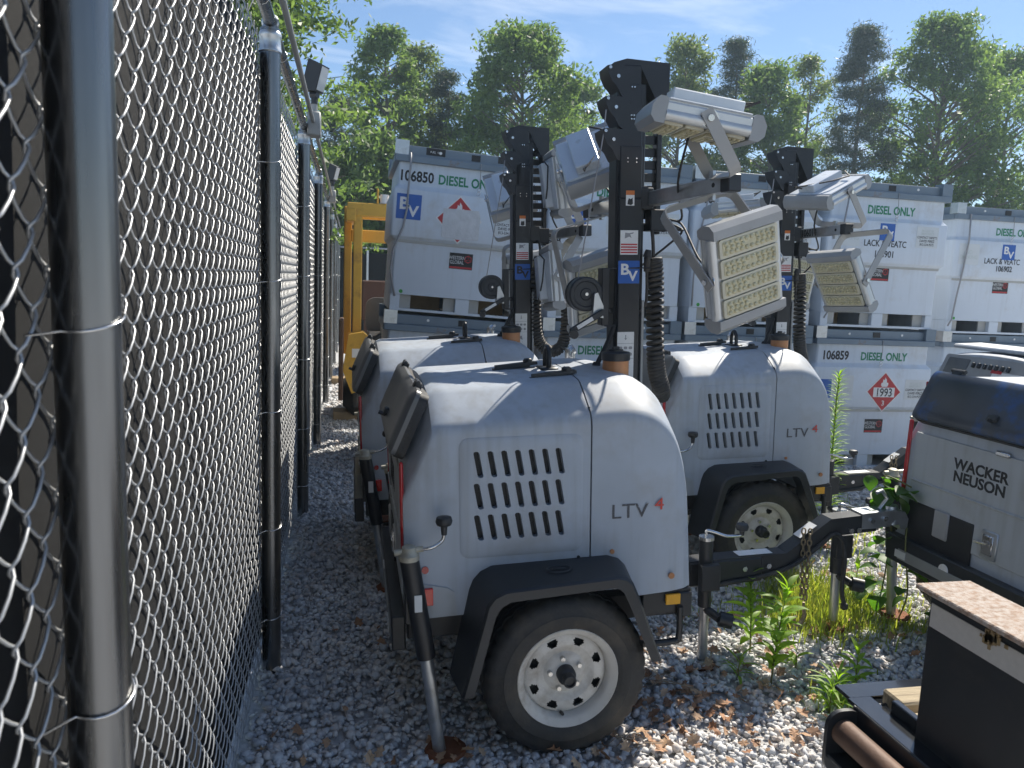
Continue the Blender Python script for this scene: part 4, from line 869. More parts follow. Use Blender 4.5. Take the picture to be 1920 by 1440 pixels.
    b = MB(); b.tube(smooth_path([(1.325, -.06, .20), (1.325, -.06, .165), (1.332, -.06, .14), (1.318, -.06, .105), (1.30, -.06, .09), (1.285, -.06, .10), (1.28, -.06, .125), (1.292, -.06, .135)], 4), [.006 + .004 * sin(pi * i / 28) for i in range(29)], 8); b.build('chain_hook', M_chain, to, 60, 'chook')
    if not mast: return t
    # ---- mast
    mx = .4275
    b = MB(); b.box((mx, 0, 1.62), (.098, .125, .84), .004); ma = b.build('mast', M_black, t, 30, 'mastA')
    b = MB(); b.box((mx + .005, .01, 1.55), (.125, .095, 1.9), .004); b.build('mast_inner', M_black, ma, 30, 'mastB')
    b = MB(); b.box((mx, 0, 2.145), (.095, .12, .21), .003); b.box((mx + .002, .0, 2.30), (.088, .11, .14), .003); b.box((mx + .004, 0, 2.42), (.08, .10, .15), .003); b.box((mx + .006, 0, 2.52), (.072, .09, .10), .003); b.build('mast_stage', M_black, ma, 30, 'mastC')
    b = MB(); b.box((mx + .062, -.035, 1.40), (.012, .06, .44), .002); b.build('mast_liner', M_conduit, ma, 30, 'mastL')
    # slotted side plate
    b = MB()
    for xx in (mx + .052, mx + .155): b.box((xx, .05, 2.20), (.022, .05, .60), .002)
    for k in range(11):
        zz = 1.93 + k * .052; b.box((mx + .103, .05, zz), (.085, .012, .036), .002, None)
    b.build('slotted_plate', M_black, ma, 30, 'mastD')
    b = MB(); b.prism([(mx - .075, 2.578), (mx - .02, 2.595), (mx + .165, 2.585), (mx + .165, 2.36), (mx + .15, 2.36), (mx + .04, 2.565), (mx - .075, 2.558)], .085, frame((0, .045, 0), (1, 0, 0), (0, 0, 1), (0, -1, 0))); b.build('mast_head_plate', M_black, ma, 30, 'mastE')
    for k, zt in enumerate((2.565, 2.445, 2.318)):
        x0 = mx - .035 - .008 * k; b = MB(); pr = [(x0 + .03, zt - .145), (x0 - .012, zt - .118), (x0 - .030, zt - .085), (x0 - .052, zt - .062), (x0 - .068, zt - .03), (x0 - .073, zt - .004), (x0 - .055, zt), (x0 + .03, zt - .004)]
        b.prism(pr, .11, frame((0, .055, 0), (1, 0, 0), (0, 0, 1), (0, -1, 0))); pb = b.build('pulley_bracket', M_black, ma, 30, ('pb', k))
        for (xx, zz, rr) in ((x0 - .028, zt - .045, .0075), (x0 - .062, zt - .012, .0065)):
            b = MB(); b.cyl((xx, -.055, zz), (xx, -.064, zz), rr, n=10); b.build('pulley_bolt', M_steel, pb, 40, ('pbb', k, xx))
    for k in range(5):
        for sx in (-.018, .02):
            b = MB(); zz = (2.20, 2.185, 2.37, 2.355, 2.48)[k]; b.cyl((mx + sx * (1 if k < 2 else .3), -.056 if k > 1 else -.061, zz), (mx + sx * (1 if k < 2 else .3), -.066, zz), .0035, n=6); b.build('rivet', M_steel, ma, 30, ('riv', k, sx))
    # stickers on the mast
    yf = -.0632
    s1 = plate('hand_warning_sticker', M_white, ma, FRONT(mx - .004, yf, 2.04), rect(.037, .06), .0008, 'st1'); plate('orange_header', M_orangeprint, s1, T(0, .022, .0006), rect(.037, .018), .0008, 'st1b'); plate('hand_symbol', M_ink, s1, T(0, -.01, .0006), [(-.012, -.015), (.004, -.018), (.012, -.012), (.010, .012), (.002, .006), (-.006, .010), (-.010, .0)], .0006, 'st1c')
    s2 = plate('wind_warning_sticker', M_white, ma, FRONT(mx - .005, yf, 1.86), rect(.077, .10), .0008, 'st2')
    for k in range(4): plate('red_line', M_redprint, s2, T(0, -.008 - k * .011, .0006), rect(.072, .006), .0006, 'st2l')
    plate('pictogram', M_greyink, s2, T(0, .028, .0006), [(-.02, -.012), (-.018, .012), (0, .010), (.02, .014), (.016, .008), (.004, .006), (.01, -.01), (.0, -.004)], .0006, 'st2p')
    logo(ma, FRONT(mx - .004, yf, 1.738), .094, darklogo)
    s3 = plate('instruction_plate', M_white, ma, FRONT(mx - .012, yf, 1.375), rect(.074, .225), .0008, 'st3')
    for k in range(3): plate('diagram', M_greyink, s3, T(-.022 + .022 * k, .045, .0006), rrect(-.008, -.006, .008, .006, .004, 2), .0005, 'st3d'); plate('diagram', M_greyink, s3, T(-.022 + .022 * k, .018, .0006), rrect(-.007, -.007, .007, .007, .005, 2), .0005, 'st3e')
    plate('diagram', M_greyink, s3, T(0, .088, .0006), [(-.002, .012), (.002, .012), (.002, -.002), (.006, -.002), (0, -.010), (-.006, -.002), (-.002, -.002)], .0005, 'st3f'); plate('diagram', M_greyink, s3, T(.0, -.035, .0006), [(-.012, 0), (-.004, .012), (.004, .012), (.006, -.004), (.012, -.012), (0, -.010)], .0005, 'st3g')
    plate('diagram_line', M_greyink, s3, T(0, .064, .0006), rect(.074, .0015), .0005, 'st3h'); plate('diagram_line', M_greyink, s3, T(0, .0, .0006), rect(.074, .0015), .0005, 'st3h')
    # winch
    b = MB(); b.box((.325, -.03, 1.635), (.032, .06, .24), .003); b.tube([(.325, -.05, 1.752), (.52, -.075, 1.756)], .003, 5); b.tube([(.325, -.05, 1.515), (.42, -.05, 1.512)], .004, 5); b.box((.36, 0, 1.575), (.09, .03, .02), .002); wi = b.build('winch_bracket', M_black, t, 30, 'wb')
    b = MB(); Mw = frame((.232, -.055, 1.648), (1, 0, 0), (0, 0, 1), (0, -1, 0)); b.lathe([(0, .034), (.022, .034), (.026, .03), (.050, .03), (.054, .034), (.066, .034), (.072, .028), (.072, -.012), (.05, -.02), (.05, -.03), (.072, -.034), (.072, -.04), (0, -.04)], 30, Mw); wd_ = b.build('winch_drum', M_plasticblk, wi, 35, 'wd')
    b = MB(); b.cyl((.232, -.088, 1.648), (.232, -.098, 1.648), .007, n=8); b.build('winch_nut', M_steel, wd_, 30, 'wn')
    b = MB(); b.prism([(.255, 1.56), (.262, 1.65), (.275, 1.655), (.30, 1.60), (.30, 1.55)], .05, frame((0, -.06, 0), (1, 0, 0), (0, 0, 1), (0, -1, 0))); b.build('winch_housing', M_galv, wd_, 30, 'wh')
    b = MB(); b.box((0, 0, 0), (.16, .016, .026), .004, T(.225, -.125, 1.537) @ rotm(0, radians(-30))); b.cyl((.295, -.06, 1.574), (.295, -.135, 1.574), .014, n=10); b.cyl((.172, -.105, 1.492), (.160, -.165, 1.488), .018, n=12); b.build('winch_handle', M_plasticblk, wd_, 30, 'wk')
    b = MB(); b.box((0, -.0095, 0), (.075, .002, .016), 0, T(.215, -.125, 1.532) @ rotm(0, radians(-30))); b.build('handle_label', M_white, wd_, None, 'wl')
    b = MB(); b.tube([(.205, -.06, 1.715), (.31, -.05, 2.30), (.318, -.05, 2.39)], .003, 5); b.build('winch_rope', M_greyink, wi, 60, 'wr')
    # coil hose beside the mast
    if hose == 'straight':
        pa = smooth_path([(.545, -.03, 1.79), (.552, -.035, 1.70), (.555, -.04, 1.55), (.558, -.045, 1.40), (.565, -.05, 1.31), (.585, -.05, 1.245), (.60, -.02, 1.20)], 5); hs = coil(pa, .031, .0105, 34); hs.build('coil_hose', M_rubber, t, 180, 'chs')
    else:
        pa = smooth_path([(.50, -.03, 1.76), (.51, -.035, 1.6), (.51, -.04, 1.45), (.53, -.045, 1.32), (.60, -.05, 1.25), (.68, -.05, 1.29), (.705, -.05, 1.42), (.70, -.05, 1.56), (.66, -.04, 1.70)], 5); hs = coil(pa, .029, .0105, 50); hs.build('coil_hose', M_rubber, t, 180, 'chl')
    b = MB(); b.cyl((.505, -.06, 1.74), (.505, -.06, 1.80), .014, n=12); b.cyl((.505, -.06, 1.80), (.51, -.06, 1.83), .019, .012, n=12); b.tube(smooth_path([(.505, -.06, 1.74), (.507, -.06, 1.66), (.50, -.06, 1.60), (.46, -.05, 1.56)], 4), .007, 8); b.tube(smooth_path([(.53, -.02, 1.97), (.54, -.03, 1.88), (.545, -.03, 1.80)], 4), .008, 8); b.build('cable_plug', M_rubber, t, 50, 'cplg')
    b = MB(); b.box((mx + .135, .0, 1.955), (.07, .07, .09), .004); b.build('connection_box', M_black, t, 30, 'cbx')
    # cross bar
    if bar:
        A, B = [TI @ Vector(p) for p in bar]; d = (B - A); L_ = d.length; dn = d.normalized(); up_ = Vector((0, 0, 1)); sx_ = dn.cross(up_).normalized(); up_ = sx_.cross(dn)
        Mb = frame((A + B) / 2, dn, -sx_, up_); b = MB(); b.box((0, 0, 0), (L_, .055, .058), .004); bo_ = ob('cross_bar', b.mesh('cross_bar', 30), t, Mb); bo_.data.materials.append(M_galv)
        for s_ in (-1, 1):
            b = MB(); b.box((s_ * (L_ / 2 + .004), 0, 0), (.05, .06, .063), .004); o_ = b.build('bar_end_cap', M_plasticblk, bo_, 30)
            b = MB(); b.cyl((s_ * (L_ / 2 - .10), 0, -.05), (s_ * (L_ / 2 - .10), 0, .058), .014, n=6); b.build('yoke_bolt', M_galv, bo_, 30)
            b = MB(); b.cyl((s_ * (L_ / 2 - .06), .027, 0), (s_ * (L_ / 2 - .06), .0285, 0), .009, n=10); b.build('bar_hole', M_ink, bo_, 30)
        if number:
            Mt = frame((-.09, .0282, -.02), (-1, 0, 0), (0, 0, 1), (0, 1, 0)); text('bar_number', number, .062, M_ink, bo_, Mt, 'LEFT', .01, xs=.8)
        b = MB(); b.box((mx + .06, 0, 2.06 if False else (TI @ ((Vector(bar[0]) + Vector(bar[1])) / 2)).z), (.09, .10, .09), .004); b.build('bar_clamp', M_black, t, 30)
        mid = (Vector(bar[0]) + Vector(bar[1])) / 2; dW = (Vector(bar[1]) - Vector(bar[0])).normalized(); ends = [Vector(bar[0]) + dW * .10, Vector(bar[1]) - dW * .10]
        for (pose, end, updn, drv) in lamps:
            C, u, v = pose; mount = ends[end] + Vector((0, 0, .035 * updn)); fl_ = floodlight(t, TI, C, u, v, mount, drv)
        # feed cables from the box to the lamps
        for k, (pose, end, updn, drv) in enumerate(lamps):
            p0 = Vector((mx + .155, -.02, 1.97 - .02 * k)); p3 = TI @ (Vector(pose[0]) + Vector((0, .05, 0))); p1 = p0 + Vector((.08, -.02, -.01)); p2 = p0.lerp(p3, .6) + Vector((0, 0, -.06))
            b = MB(); b.tube(smooth_path([p0, p1, p2, p3], 6), .005, 6); b.build('lamp_feed', M_rubber, t, 180)
    return t

def bar_from(x, y, z, ang, l0, l1):
    a = radians(ang); d = Vector((sin(a), -cos(a), 0)); c = Vector((x, y, z)); return (c + d * l0, c - d * l1)
# front tower
bar1 = (Vector((1.335, 2.64, 2.08)), Vector((1.12, 3.62, 2.045)))
l1 = [((Vector((1.1812, 2.6130, 2.2711)), Vector((-0.0553, -0.3014, -0.0267)), Vector((0.4341, -0.0016, -0.0561))), 0, 1, True), ((Vector((1.3678, 2.5566, 1.7726)), Vector((0.2696, 0.0676, 0.0889)), Vector((0.0904, 0.0598, -0.2433))), 0, -1, True),
      ((Vector((1.1133, 3.6094, 2.2869)), Vector((0.2698, -0.0885, 0.1093)), Vector((-0.0143, -0.3092, -0.3205))), 1, 1, True), ((Vector((1.1404, 3.5187, 1.6686)), Vector((0.3116, 0.0819, 0.1001)), Vector((0.0878, 0.1308, -0.3393))), 1, -1, False)]
# the far upper lamp shows its back: turn the width axis round
l1[2] = ((l1[2][0][0], -l1[2][0][1], l1[2][0][2]), 1, 1, True)
tower(.77, 3.15, 2.4, 'grey towable light tower nearest the camera with both jack and spoked wheel in full view', lamps=l1, bar=bar1)
# right rear tower
bar2 = (Vector((2.90, 4.20, 2.085)), Vector((2.83, 5.15, 2.06)))
l2 = [((Vector((2.7426, 4.1935, 2.2929)), Vector((0.0807, -0.2467, -0.0200)), Vector((-0.3920, -0.2031, -0.2205))), 0, 1, True), ((Vector((2.7729, 4.0125, 1.7729)), Vector((0.0565, -0.2117, 0.0100)), Vector((0.1579, 0.0179, -0.2648))), 0, -1, True),
      ((Vector((2.6634, 5.1868, 2.2693)), Vector((-0.0693, -0.2939, 0.0057)), Vector((0.4102, 0.0433, 0.0465))), 1, 1, True), ((Vector((3.0496, 4.9351, 1.7831)), Vector((0.3582, 0.1254, -0.0365)), Vector((0.0600, 0.0498, -0.2955))), 1, -1, False)]
l2[0] = ((l2[0][0][0], -l2[0][0][1], l2[0][0][2]), 0, 1, True)
tower(2.36, 4.60, 2.2, 'grey towable light tower standing behind the front one on its right, beside the tall weed', lamps=l2, bar=bar2, number='106014')
# left rear tower beside the fence
bar3 = (Vector((1.30, 4.30, 2.00)), Vector((1.12, 5.22, 1.985)))
l3 = [((Vector((1.1596, 4.4215, 2.2638)), Vector((0.0295, 0.3054, 0.0162)), Vector((0.0613, -0.0090, -0.3464))), 0, 1, True), ((Vector((1.1613, 4.4507, 1.7284)), Vector((0.0181, 0.3028, -0.0203)), Vector((0.0302, -0.1027, -0.3255))), 0, -1, True),
      ((Vector((1.0582, 5.3241, 2.2965)), Vector((0.2934, -0.0800, 0.0950)), Vector((0.0722, -0.2547, -0.3386))), 1, 1, True), ((Vector((1.1695, 5.2196, 1.7075)), Vector((0.3021, 0.0785, 0.0608)), Vector((0.0371, 0.1006, -0.3365))), 1, -1, False)]
l3[2] = ((l3[2][0][0], -l3[2][0][1], l3[2][0][2]), 1, 1, True)
tower(.645, 4.65, 2.4, 'grey towable light tower beside the fence partly hidden behind the front hood', lamps=l3, bar=bar3, hose='loop', darklogo=True)
def generic(cx, cy, bar):
    d = (bar[1] - bar[0]).normalized(); r = []
    for e, (p, s_) in enumerate(((bar[0], 1), (bar[1], 1))):
        q = p + d * (.10 if e == 0 else -.10)
        r.append(((q + Vector((0, 0, .24)), Vector((0, -1, 0)), Vector((.35, 0, -1))), e, 1, True)); r.append(((q + Vector((0, 0, -.24)), Vector((0, -1, 0)), Vector((-.25, 0, -1))), e, -1, True))
    return r
b4 = bar_from(3.21 + .43, 2.70, 2.05, 8, .46, .46)
tower(3.21, 2.70, -1.2, 'grey light tower with dark blue lid and maker lettering on its rear panel', lid='blue', bar=b4, lamps=generic(0, 0, b4), z=.02)
b5 = bar_from(4.84 + .43, 4.50, 2.05, -6, .46, .46)
tower(4.84, 4.50, 1.0, 'grey light tower with open control panel behind the blue lidded one', lid='open', bar=b5, lamps=generic(0, 0, b5))

# ------------------------------------------------------------------ low trailer in the right foreground
tr = empty('equipment_trailer', T(1.45, 1.6, 0)); tag(tr, 'black steel trailer corner with rusty fender top, reflective tape and wooden plank', 'trailer')
DZ = .545
b = MB(); b.box((-.035, -.40, DZ - .065), (.012, 1.2, .13), .003); b.box((.05, .19, DZ - .065), (.19, .012, .13), .003); b.box((.8, .31, DZ - .075), (1.4, .012, .13), .003); b.build('frame_channel', M_black, tr, 30)
b = MB(); b.prism(rrect(-.132, DZ - .19, -.022, DZ - .004, .045, 6), .014, FRONT(0, .19, 0)); b.build('corner_bracket', M_black, tr, 30)
b = MB(); b.box((-.065, -.30, DZ - .135), (.12, .96, .012), .003); b.build('channel_floor', M_black, tr, 30)
b = MB(); b.cyl((-.085, .172, DZ - .062), (-.07, -.80, DZ - .062), .036, n=24); b.build('rub_pipe', M_rustpipe, tr, 40)
b = MB(); b.box((-.0, -.20, DZ - .004), (.075, .86, .012), .002); b.build('deck_edge_plate', M_glossblk, tr, 30)
b = MB(); b.box((.50, .265, DZ - .004), (1.06, .075, .012), .002); b.build('deck_edge_plate', M_glossblk, tr, 30)
b = MB(); b.box((.55, .17, DZ + .012), (.98, .085, .045), .006); b.build('deck_plank', M_wood, tr, 30)
b = MB(); b.box((.55, .07, DZ + .0), (.98, .085, .035), .006); b.build('deck_plank', M_wood, tr, 30)
b = MB(); b.box((.052, -.25, DZ + .01), (.022, .80, .05), .003); b.build('deck_angle', M_glossblk, tr, 30)
b = MB(); b.box((.10, .02, DZ + .02), (.06, .05, .06), .006); b.build('stake_pocket', M_black, tr, 30)
fe = MB(); fe.box((.07, -.46, .745), (.10, .98, .415), .004); fo = fe.build('fender_box', M_black, tr, 30)
b = MB(); b.box((.075, -.455, .957), (.165, 1.02, .014), .003); b.build('fender_top', M_rust, fo, 30)
b = MB(); b.box((.0185, -.125, .892), (.002, .29, .062)); b.build('white_tape', M_tape, fo, None)
b = MB(); b.box((.0182, -.095, .892), (.0022, .028, .062)); 
tp = MB(); tp.box((.0185, -.37, .892), (.002, .195, .062)); tp.build('red_tape', M_redprint, fo, None)
b = MB(); rr_ = random.Random(2)
for k in range(26): 
    y_ = -.17 + rr_.gauss(0, .012); z_ = .922 + rr_.gauss(0, .012); b.box((.0165, y_, z_), (.004, rr_.uniform(.004, .012), rr_.uniform(.006, .02)), 0, None)
tag(b.build('dried_mud', mat('dried_mud', (.28, .20, .10), .9, var=.2, vscale=40), fo, None), kind='stuff')

# ------------------------------------------------------------------ yellow machine behind the tanks
ym = empty('yellow_machine', T(.25, 9.0, 0)); tag(ym, 'yellow ride-on machine with square roll bar frame and grey seats beyond the tanks', 'machine')
def ybox(nm, c, d, m=M_yellow, ch=.01, M=None):
    b = MB(); b.box(c, d, ch, M); return b.build(nm, m, ym, 30)
ybox('roll_bar_post', (-.19, 0, 1.60), (.10, .10, 1.75)); ybox('roll_bar_post', (-.30, .35, 1.62), (.09, .09, 1.72), M=None); ybox('roll_bar_post', (1.0, 0, 1.60), (.10, .10, 1.75)); ybox('roll_bar_post', (1.05, .35, 1.6), (.09, .09, 1.7))
ybox('roof_beam', (.36, 0, 2.42), (1.34, .12, .15)); ybox('roof_beam', (.36, .55, 2.42), (1.34, .10, .13)); ybox('roof_beam', (.36, .2, 2.14), (1.25, .08, .14)); ybox('side_beam', (-.27, .3, 2.36), (.11, .75, .14)); ybox('side_beam', (1.0, .3, 2.36), (.11, .75, .14))
b = MB(); b.prism([(-.34, .62), (-.28, 1.03), (-.12, 1.06), (-.02, .98), (.05, .74), (.0, .52), (-.10, .40), (-.24, .36)], .30, FRONT(0, .1, 0)); bo_ = b.build('body_side', M_yellow, ym, 30)
b = MB(); b.prism(rect(.20, .10), .002, FRONT(-.14, -.2005, .82)); b.build('warning_decal', M_white, bo_, None)
ybox('footplate', (.4, .3, .62), (1.2, .9, .10)); ybox('body_panel', (.55, .5, .80), (1.1, .6, .35)); ybox('blade', (-.36, -.1, .75), (.05, .5, .9), M_rustpipe)
for (x, y_, h) in ((.08, .25, 1.12), (.24, -.15, .98)):
    b = MB(); b.prism(rrect(-.17, 0, .17, .42, .11, 5), .12, FRONT(x, y_, h - .1)); b.build('seat_back', M_seat, ym, 30); b = MB(); b.box((x, y_ - .25, h - .12), (.34, .36, .12), .04); b.build('seat', M_seat, ym, 30)
b = MB(); b.tube([(-.06, -.25, .9), (.02, -.3, 1.0), (.08, -.3, 1.04)], .03, 8); b.build('control_lever', M_plasticblk, ym, 50)
b = MB()
for x0 in (.02, .18): MB().tube([(x0, -.05, 2.50), (x0, -.05, 2.66), (x0 + .01, .1, 2.66), (x0 + .01, .1, 2.5)], .01, 6).build('beacon_guard', M_yellow, ym, 50)
b = MB(); b.cyl((.10, .0, 2.50), (.10, .0, 2.60), .05, n=14); b.build('beacon', M_white, ym, 40)
for x in (-.2, 1.0):
    b = MB(); b.box((x, .5, .28), (.28, 1.2, .42), .12); b.build('track', M_rubber, ym, 40)
for k, (x, y_, lab) in enumerate(((-.06, 9.2, 'yellow stained timber block on the gravel near the fence'), (.0, 12.2, 'short timber pallet board lying by the yellow machine'))):
    b = MB(); b.box((0, 0, .05), (.28 + .3 * k, .3, .10), .006); o = b.build('timber_block', M_pallet, None, 30); o.location = (x, y_, 0); tag(o, lab, 'timber block')
b = MB(); b.box((0, 0, 1.3), (.75, .6, .7), .02); b.box((-.3, 0, .5), (.06, .5, 1.0)); b.box((.3, 0, .5), (.06, .5, 1.0)); o = b.build('steel_bin', M_brown, None, 30); o.location = (.55, 14.2, -.05); tag(o, 'dark brown steel bin on legs far behind the yellow machine', 'bin')
# far fence closing the yard
ff = empty('rear_fence', T(0, 21, 0)); tag(ff, 'distant dark screened fence closing the yard in front of the trees', 'fence')
for k in range(22):
    b = MB(); b.cyl((-2 + k * 2.4, 0, -.2), (-2 + k * 2.4, 0, 2.4), .035, n=8); b.build('post', M_galv, ff, 40, ('ffp', k))
b = MB(); b.box((23, .05, 1.15), (51, .01, 2.25)); b.build('privacy_screen', M_screen, ff, None)
b = MB(); b.cyl((-2, 0, 2.4), (48.4, 0, 2.4), .025, n=8); b.build('top_rail', M_galv, ff, 40)

# ------------------------------------------------------------------ trees
def leaf_quads(C, N_, size, aspect=.65, flat=0.25):
    n = len(C); u = rng.normal(size=(n, 3)); u /= np.linalg.norm(u, axis=1)[:, None]
    v = np.cross(u, rng.normal(size=(n, 3))); v /= np.linalg.norm(v, axis=1)[:, None]
    s = (size * rng.uniform(.6, 1.25, n))[:, None]
    nrm = np.cross(u, v) * s * flat
    V = np.stack([C - u * s, C - v * s * aspect * .5 + nrm, C + u * s, C + v * s * aspect * .5 + nrm], 1)
    F = np.arange(n * 4).reshape(n, 4); return V.reshape(-1, 3), F
def branches_mesh(segs):
    b = MB()
    for p, q, r0, r1 in segs: b.cyl(p, q, r0, r1, n=6, caps=False)
    return b
def make_tree(name, X, Y, H, rad, base, kind, label, seed, nclump, nleaf, group, lean=0.0):
    global rng
    rng = np.random.default_rng(seed); rd = random.Random(seed)
    t = empty(name, T(X, Y, 0)); tag(t, label, 'tree', group)
    segs = []; tr_pts = [Vector((lean * (i / 8) ** 2 * H * .1 + rd.gauss(0, .04) * i / 4, rd.gauss(0, .04) * i / 4, H * .97 * i / 8)) for i in range(9)]
    r0 = .012 * H + .03
    for i in range(8): segs.append((tr_pts[i], tr_pts[i + 1], r0 * (1 - i / 8.6), r0 * (1 - (i + 1) / 8.6)))
    cl = []
    def trunk_at(z):
        f = min(max(z / (H * .97) * 8, 0), 7.999); k = int(f); return tr_pts[k].lerp(tr_pts[k + 1], f - k)
    for k in range(nclump):
        f = (k + rd.random()) / nclump; z = base + (H - base) * f ** .9
        if kind == 'pine': w_ = rad * max(.12, (1 - ((z - base) / (H - base)) ** 2.2)) * (.45 + .75 * rd.random())
        elif kind == 'spray': w_ = rad * (.4 + .7 * rd.random())
        else:
            q = (z - base) / (H - base); w_ = rad * (max(.05, sin(pi * min(1, (q * .86 + .12))) ** .6)) * sqrt(rd.random() * .8 + .2) * (.85 + .3 * rd.random())
        a = rd.gauss(0, .45) if kind == 'spray' and k % 2 else rd.uniform(0, 2 * pi)
        root = trunk_at(max(z - w_ * (.55 if kind != 'pine' else .1), base * .6)); tip = trunk_at(z) + Vector((cos(a) * w_, sin(a) * w_, (w_ * .05 if kind != 'spray' else -.1 * w_)))
        mid = root.lerp(tip, .5) + Vector((0, 0, .08 * w_ + rd.gauss(0, .06)))
        rb = (.010 + .016 * w_) * (.4 if kind == 'spray' else 1); segs.append((root, mid, rb, rb * .65)); segs.append((mid, tip, rb * .65, rb * .25))
        cl.append((tip, w_, Vector((cos(a), sin(a), 0)), mid))
    bo = branches_mesh(segs).build('trunk', M_bark, t, 60)
    Cs = []
    for tip, w_, dr, mid in cl:
        n = int(nleaf * rd.uniform(.45, 1.45) * (.52 if kind in ('broad', 'pale') else .95))
        if kind == 'pine':
            c = np.array(tip)[None] * 1.0; ff_ = rng.uniform(.45, 1.10, n)[:, None]; base_p = np.array(mid)[None] * (1 - ff_) + np.array(tip)[None] * ff_
            Cs.append(base_p + rng.normal(size=(n, 3)) * np.array([.19, .19, .085]) * (.75 + .25 * rad))
        elif kind == 'spray':
            ff_ = rng.uniform(.0, 1.25, n)[:, None]; base_p = np.array(mid)[None] * (1 - ff_) + np.array(tip)[None] * ff_; off = rng.normal(size=(n, 3)) * np.array([.22, .22, .07]); off[:, 2] -= .18 * ff_[:, 0] ** 2; Cs.append(base_p + off)
        else:
            g_ = np.clip(rng.normal(size=(n, 3)), -1.7, 1.7); sp = (.135 + .05 * rad) * rd.uniform(.6, 1.35); Cs.append(np.array(tip)[None] + g_ * np.array([sp, sp, sp * .72]))
    C = np.concatenate(Cs)
    size = {'broad': .105, 'pale': .10, 'pine': .10, 'spray': .065}[kind]; m = {'broad': M_leafA, 'pale': M_leafB, 'pine': M_leafP, 'spray': M_leafA}[kind]
    V, F = leaf_quads(C, None, size, .75 if kind != 'pine' else .32)
    ob('crown', np_mesh('crown', V, F, m), t)
    return t
TG = 'trees beyond the yard'
TREES = [
 ('broadleaf_tree', 1.05, 27, 9.8, 1.35, 1.2, 'broad', 'tall slim broadleaf tree nearest the fence top, behind the tilted tank', 58, 230),
 ('broadleaf_tree', 2.35, 29, 9.9, 1.25, 1.5, 'pale', 'slim pale broadleaf tree just right of the tree nearest the fence top', 46, 200),
 ('pine_tree', 3.15, 28, 9.0, 1.0, 3.0, 'pine', 'small dark pine between the slim pale tree and the widest middle tree', 40, 230),
 ('broadleaf_tree', 5.45, 26, 9.9, 2.25, 2.0, 'broad', 'wide round-topped broadleaf tree in the middle left of the sky', 92, 250),
 ('broadleaf_tree', 8.6, 30, 9.4, 1.6, 2.0, 'broad', 'lower broadleaf tree directly behind the front tower mast', 56, 230),
 ('broadleaf_tree', 12.0, 28, 10.8, 1.5, 1.5, 'pale', 'pale broadleaf tree just right of the front tower mast', 58, 230),
 ('pine_tree', 14.6, 29, 11.5, 1.3, 4.5, 'pine', 'thin pine with open top above the tilted flat floodlight', 46, 240),
 ('broadleaf_tree', 15.2, 27, 10.0, 1.5, 1.5, 'broad', 'dense dark tree between the thin pine and the bare slim tree', 62, 240),
 ('broadleaf_tree', 18.1, 29.5, 11.2, 1.2, 2.0, 'pale', 'sparse slim tree standing just left of the tall dark pine', 40, 170),
 ('pine_tree', 18.7, 27, 11.8, 1.55, 3.0, 'pine', 'tallest dark pine standing alone against the sky at the right', 78, 300),
 ('broadleaf_tree', 21.5, 26, 12.0, 2.5, 1.5, 'broad', 'largest round-crowned tree near the right picture edge', 110, 240),
 ('broadleaf_tree', 25.3, 27, 11.3, 1.9, 1.5, 'broad', 'tree cut by the right picture edge', 70, 230),
 ('pine_tree', -.55, 24, 6.9, .95, 2.2, 'pine', 'small pine seen just over the fence floodlight', 34, 200),
 ('broadleaf_tree', .35, 22.5, 5.6, 1.1, .8, 'broad', 'low leafy tree above the yellow roll bar frame', 44, 230),
 ('beech_tree', -3.1, 12.5, 8.6, 2.7, 2.5, 'spray', 'tree behind the fence with long drooping leafy sprays', 74, 460),
]
for i, (nm, X, Y, H, rad, base, kd, lab, nc, nl) in enumerate(TREES): make_tree(nm, X, Y, H, rad * 1.10, base, kd, lab, 100 + i * 7, int(nc * (2.3 if kd in ('broad', 'pale') else 1.5)), nl, TG)
BUSH = [(-1.5, 23.5, 3.6, 1.3), (.9, 24.5, 4.2, 1.5), (2.9, 24, 4.6, 1.5), (4.3, 25.5, 4.0, 1.6), (7.0, 25, 4.6, 1.7), (9.6, 25.5, 4.8, 1.7), (12.2, 25, 4.6, 1.7), (14.2, 24.5, 5.0, 1.5), (16.4, 25.5, 5.4, 1.6), (19.2, 24.5, 5.2, 1.6), (22.3, 24.5, 4.8, 1.7), (24.6, 25.5, 5.2, 1.6), (27.5, 26, 5.4, 1.9)]
NB = ['behind the fence corner', 'above the yellow roll bar frame', 'right of the yellow roll bar frame', 'above the tilted tank number', 'over the right end of the tilted tank', 'behind the front mast', 'behind the flat front floodlight', 'left of the right rear mast', 'right of the right rear mast', 'under the tallest pine', 'under the largest tree', 'between the last two tanks', 'at the right picture edge']
for i, (X, Y, H, r) in enumerate(BUSH): make_tree('understory_tree', X, Y, H * 1.0, r * 1.15, .3, 'broad' if i % 3 else 'pale', 'low bushy understory tree ' + NB[i], 300 + i * 3, 84, 240, 'understory growth at the tree line')

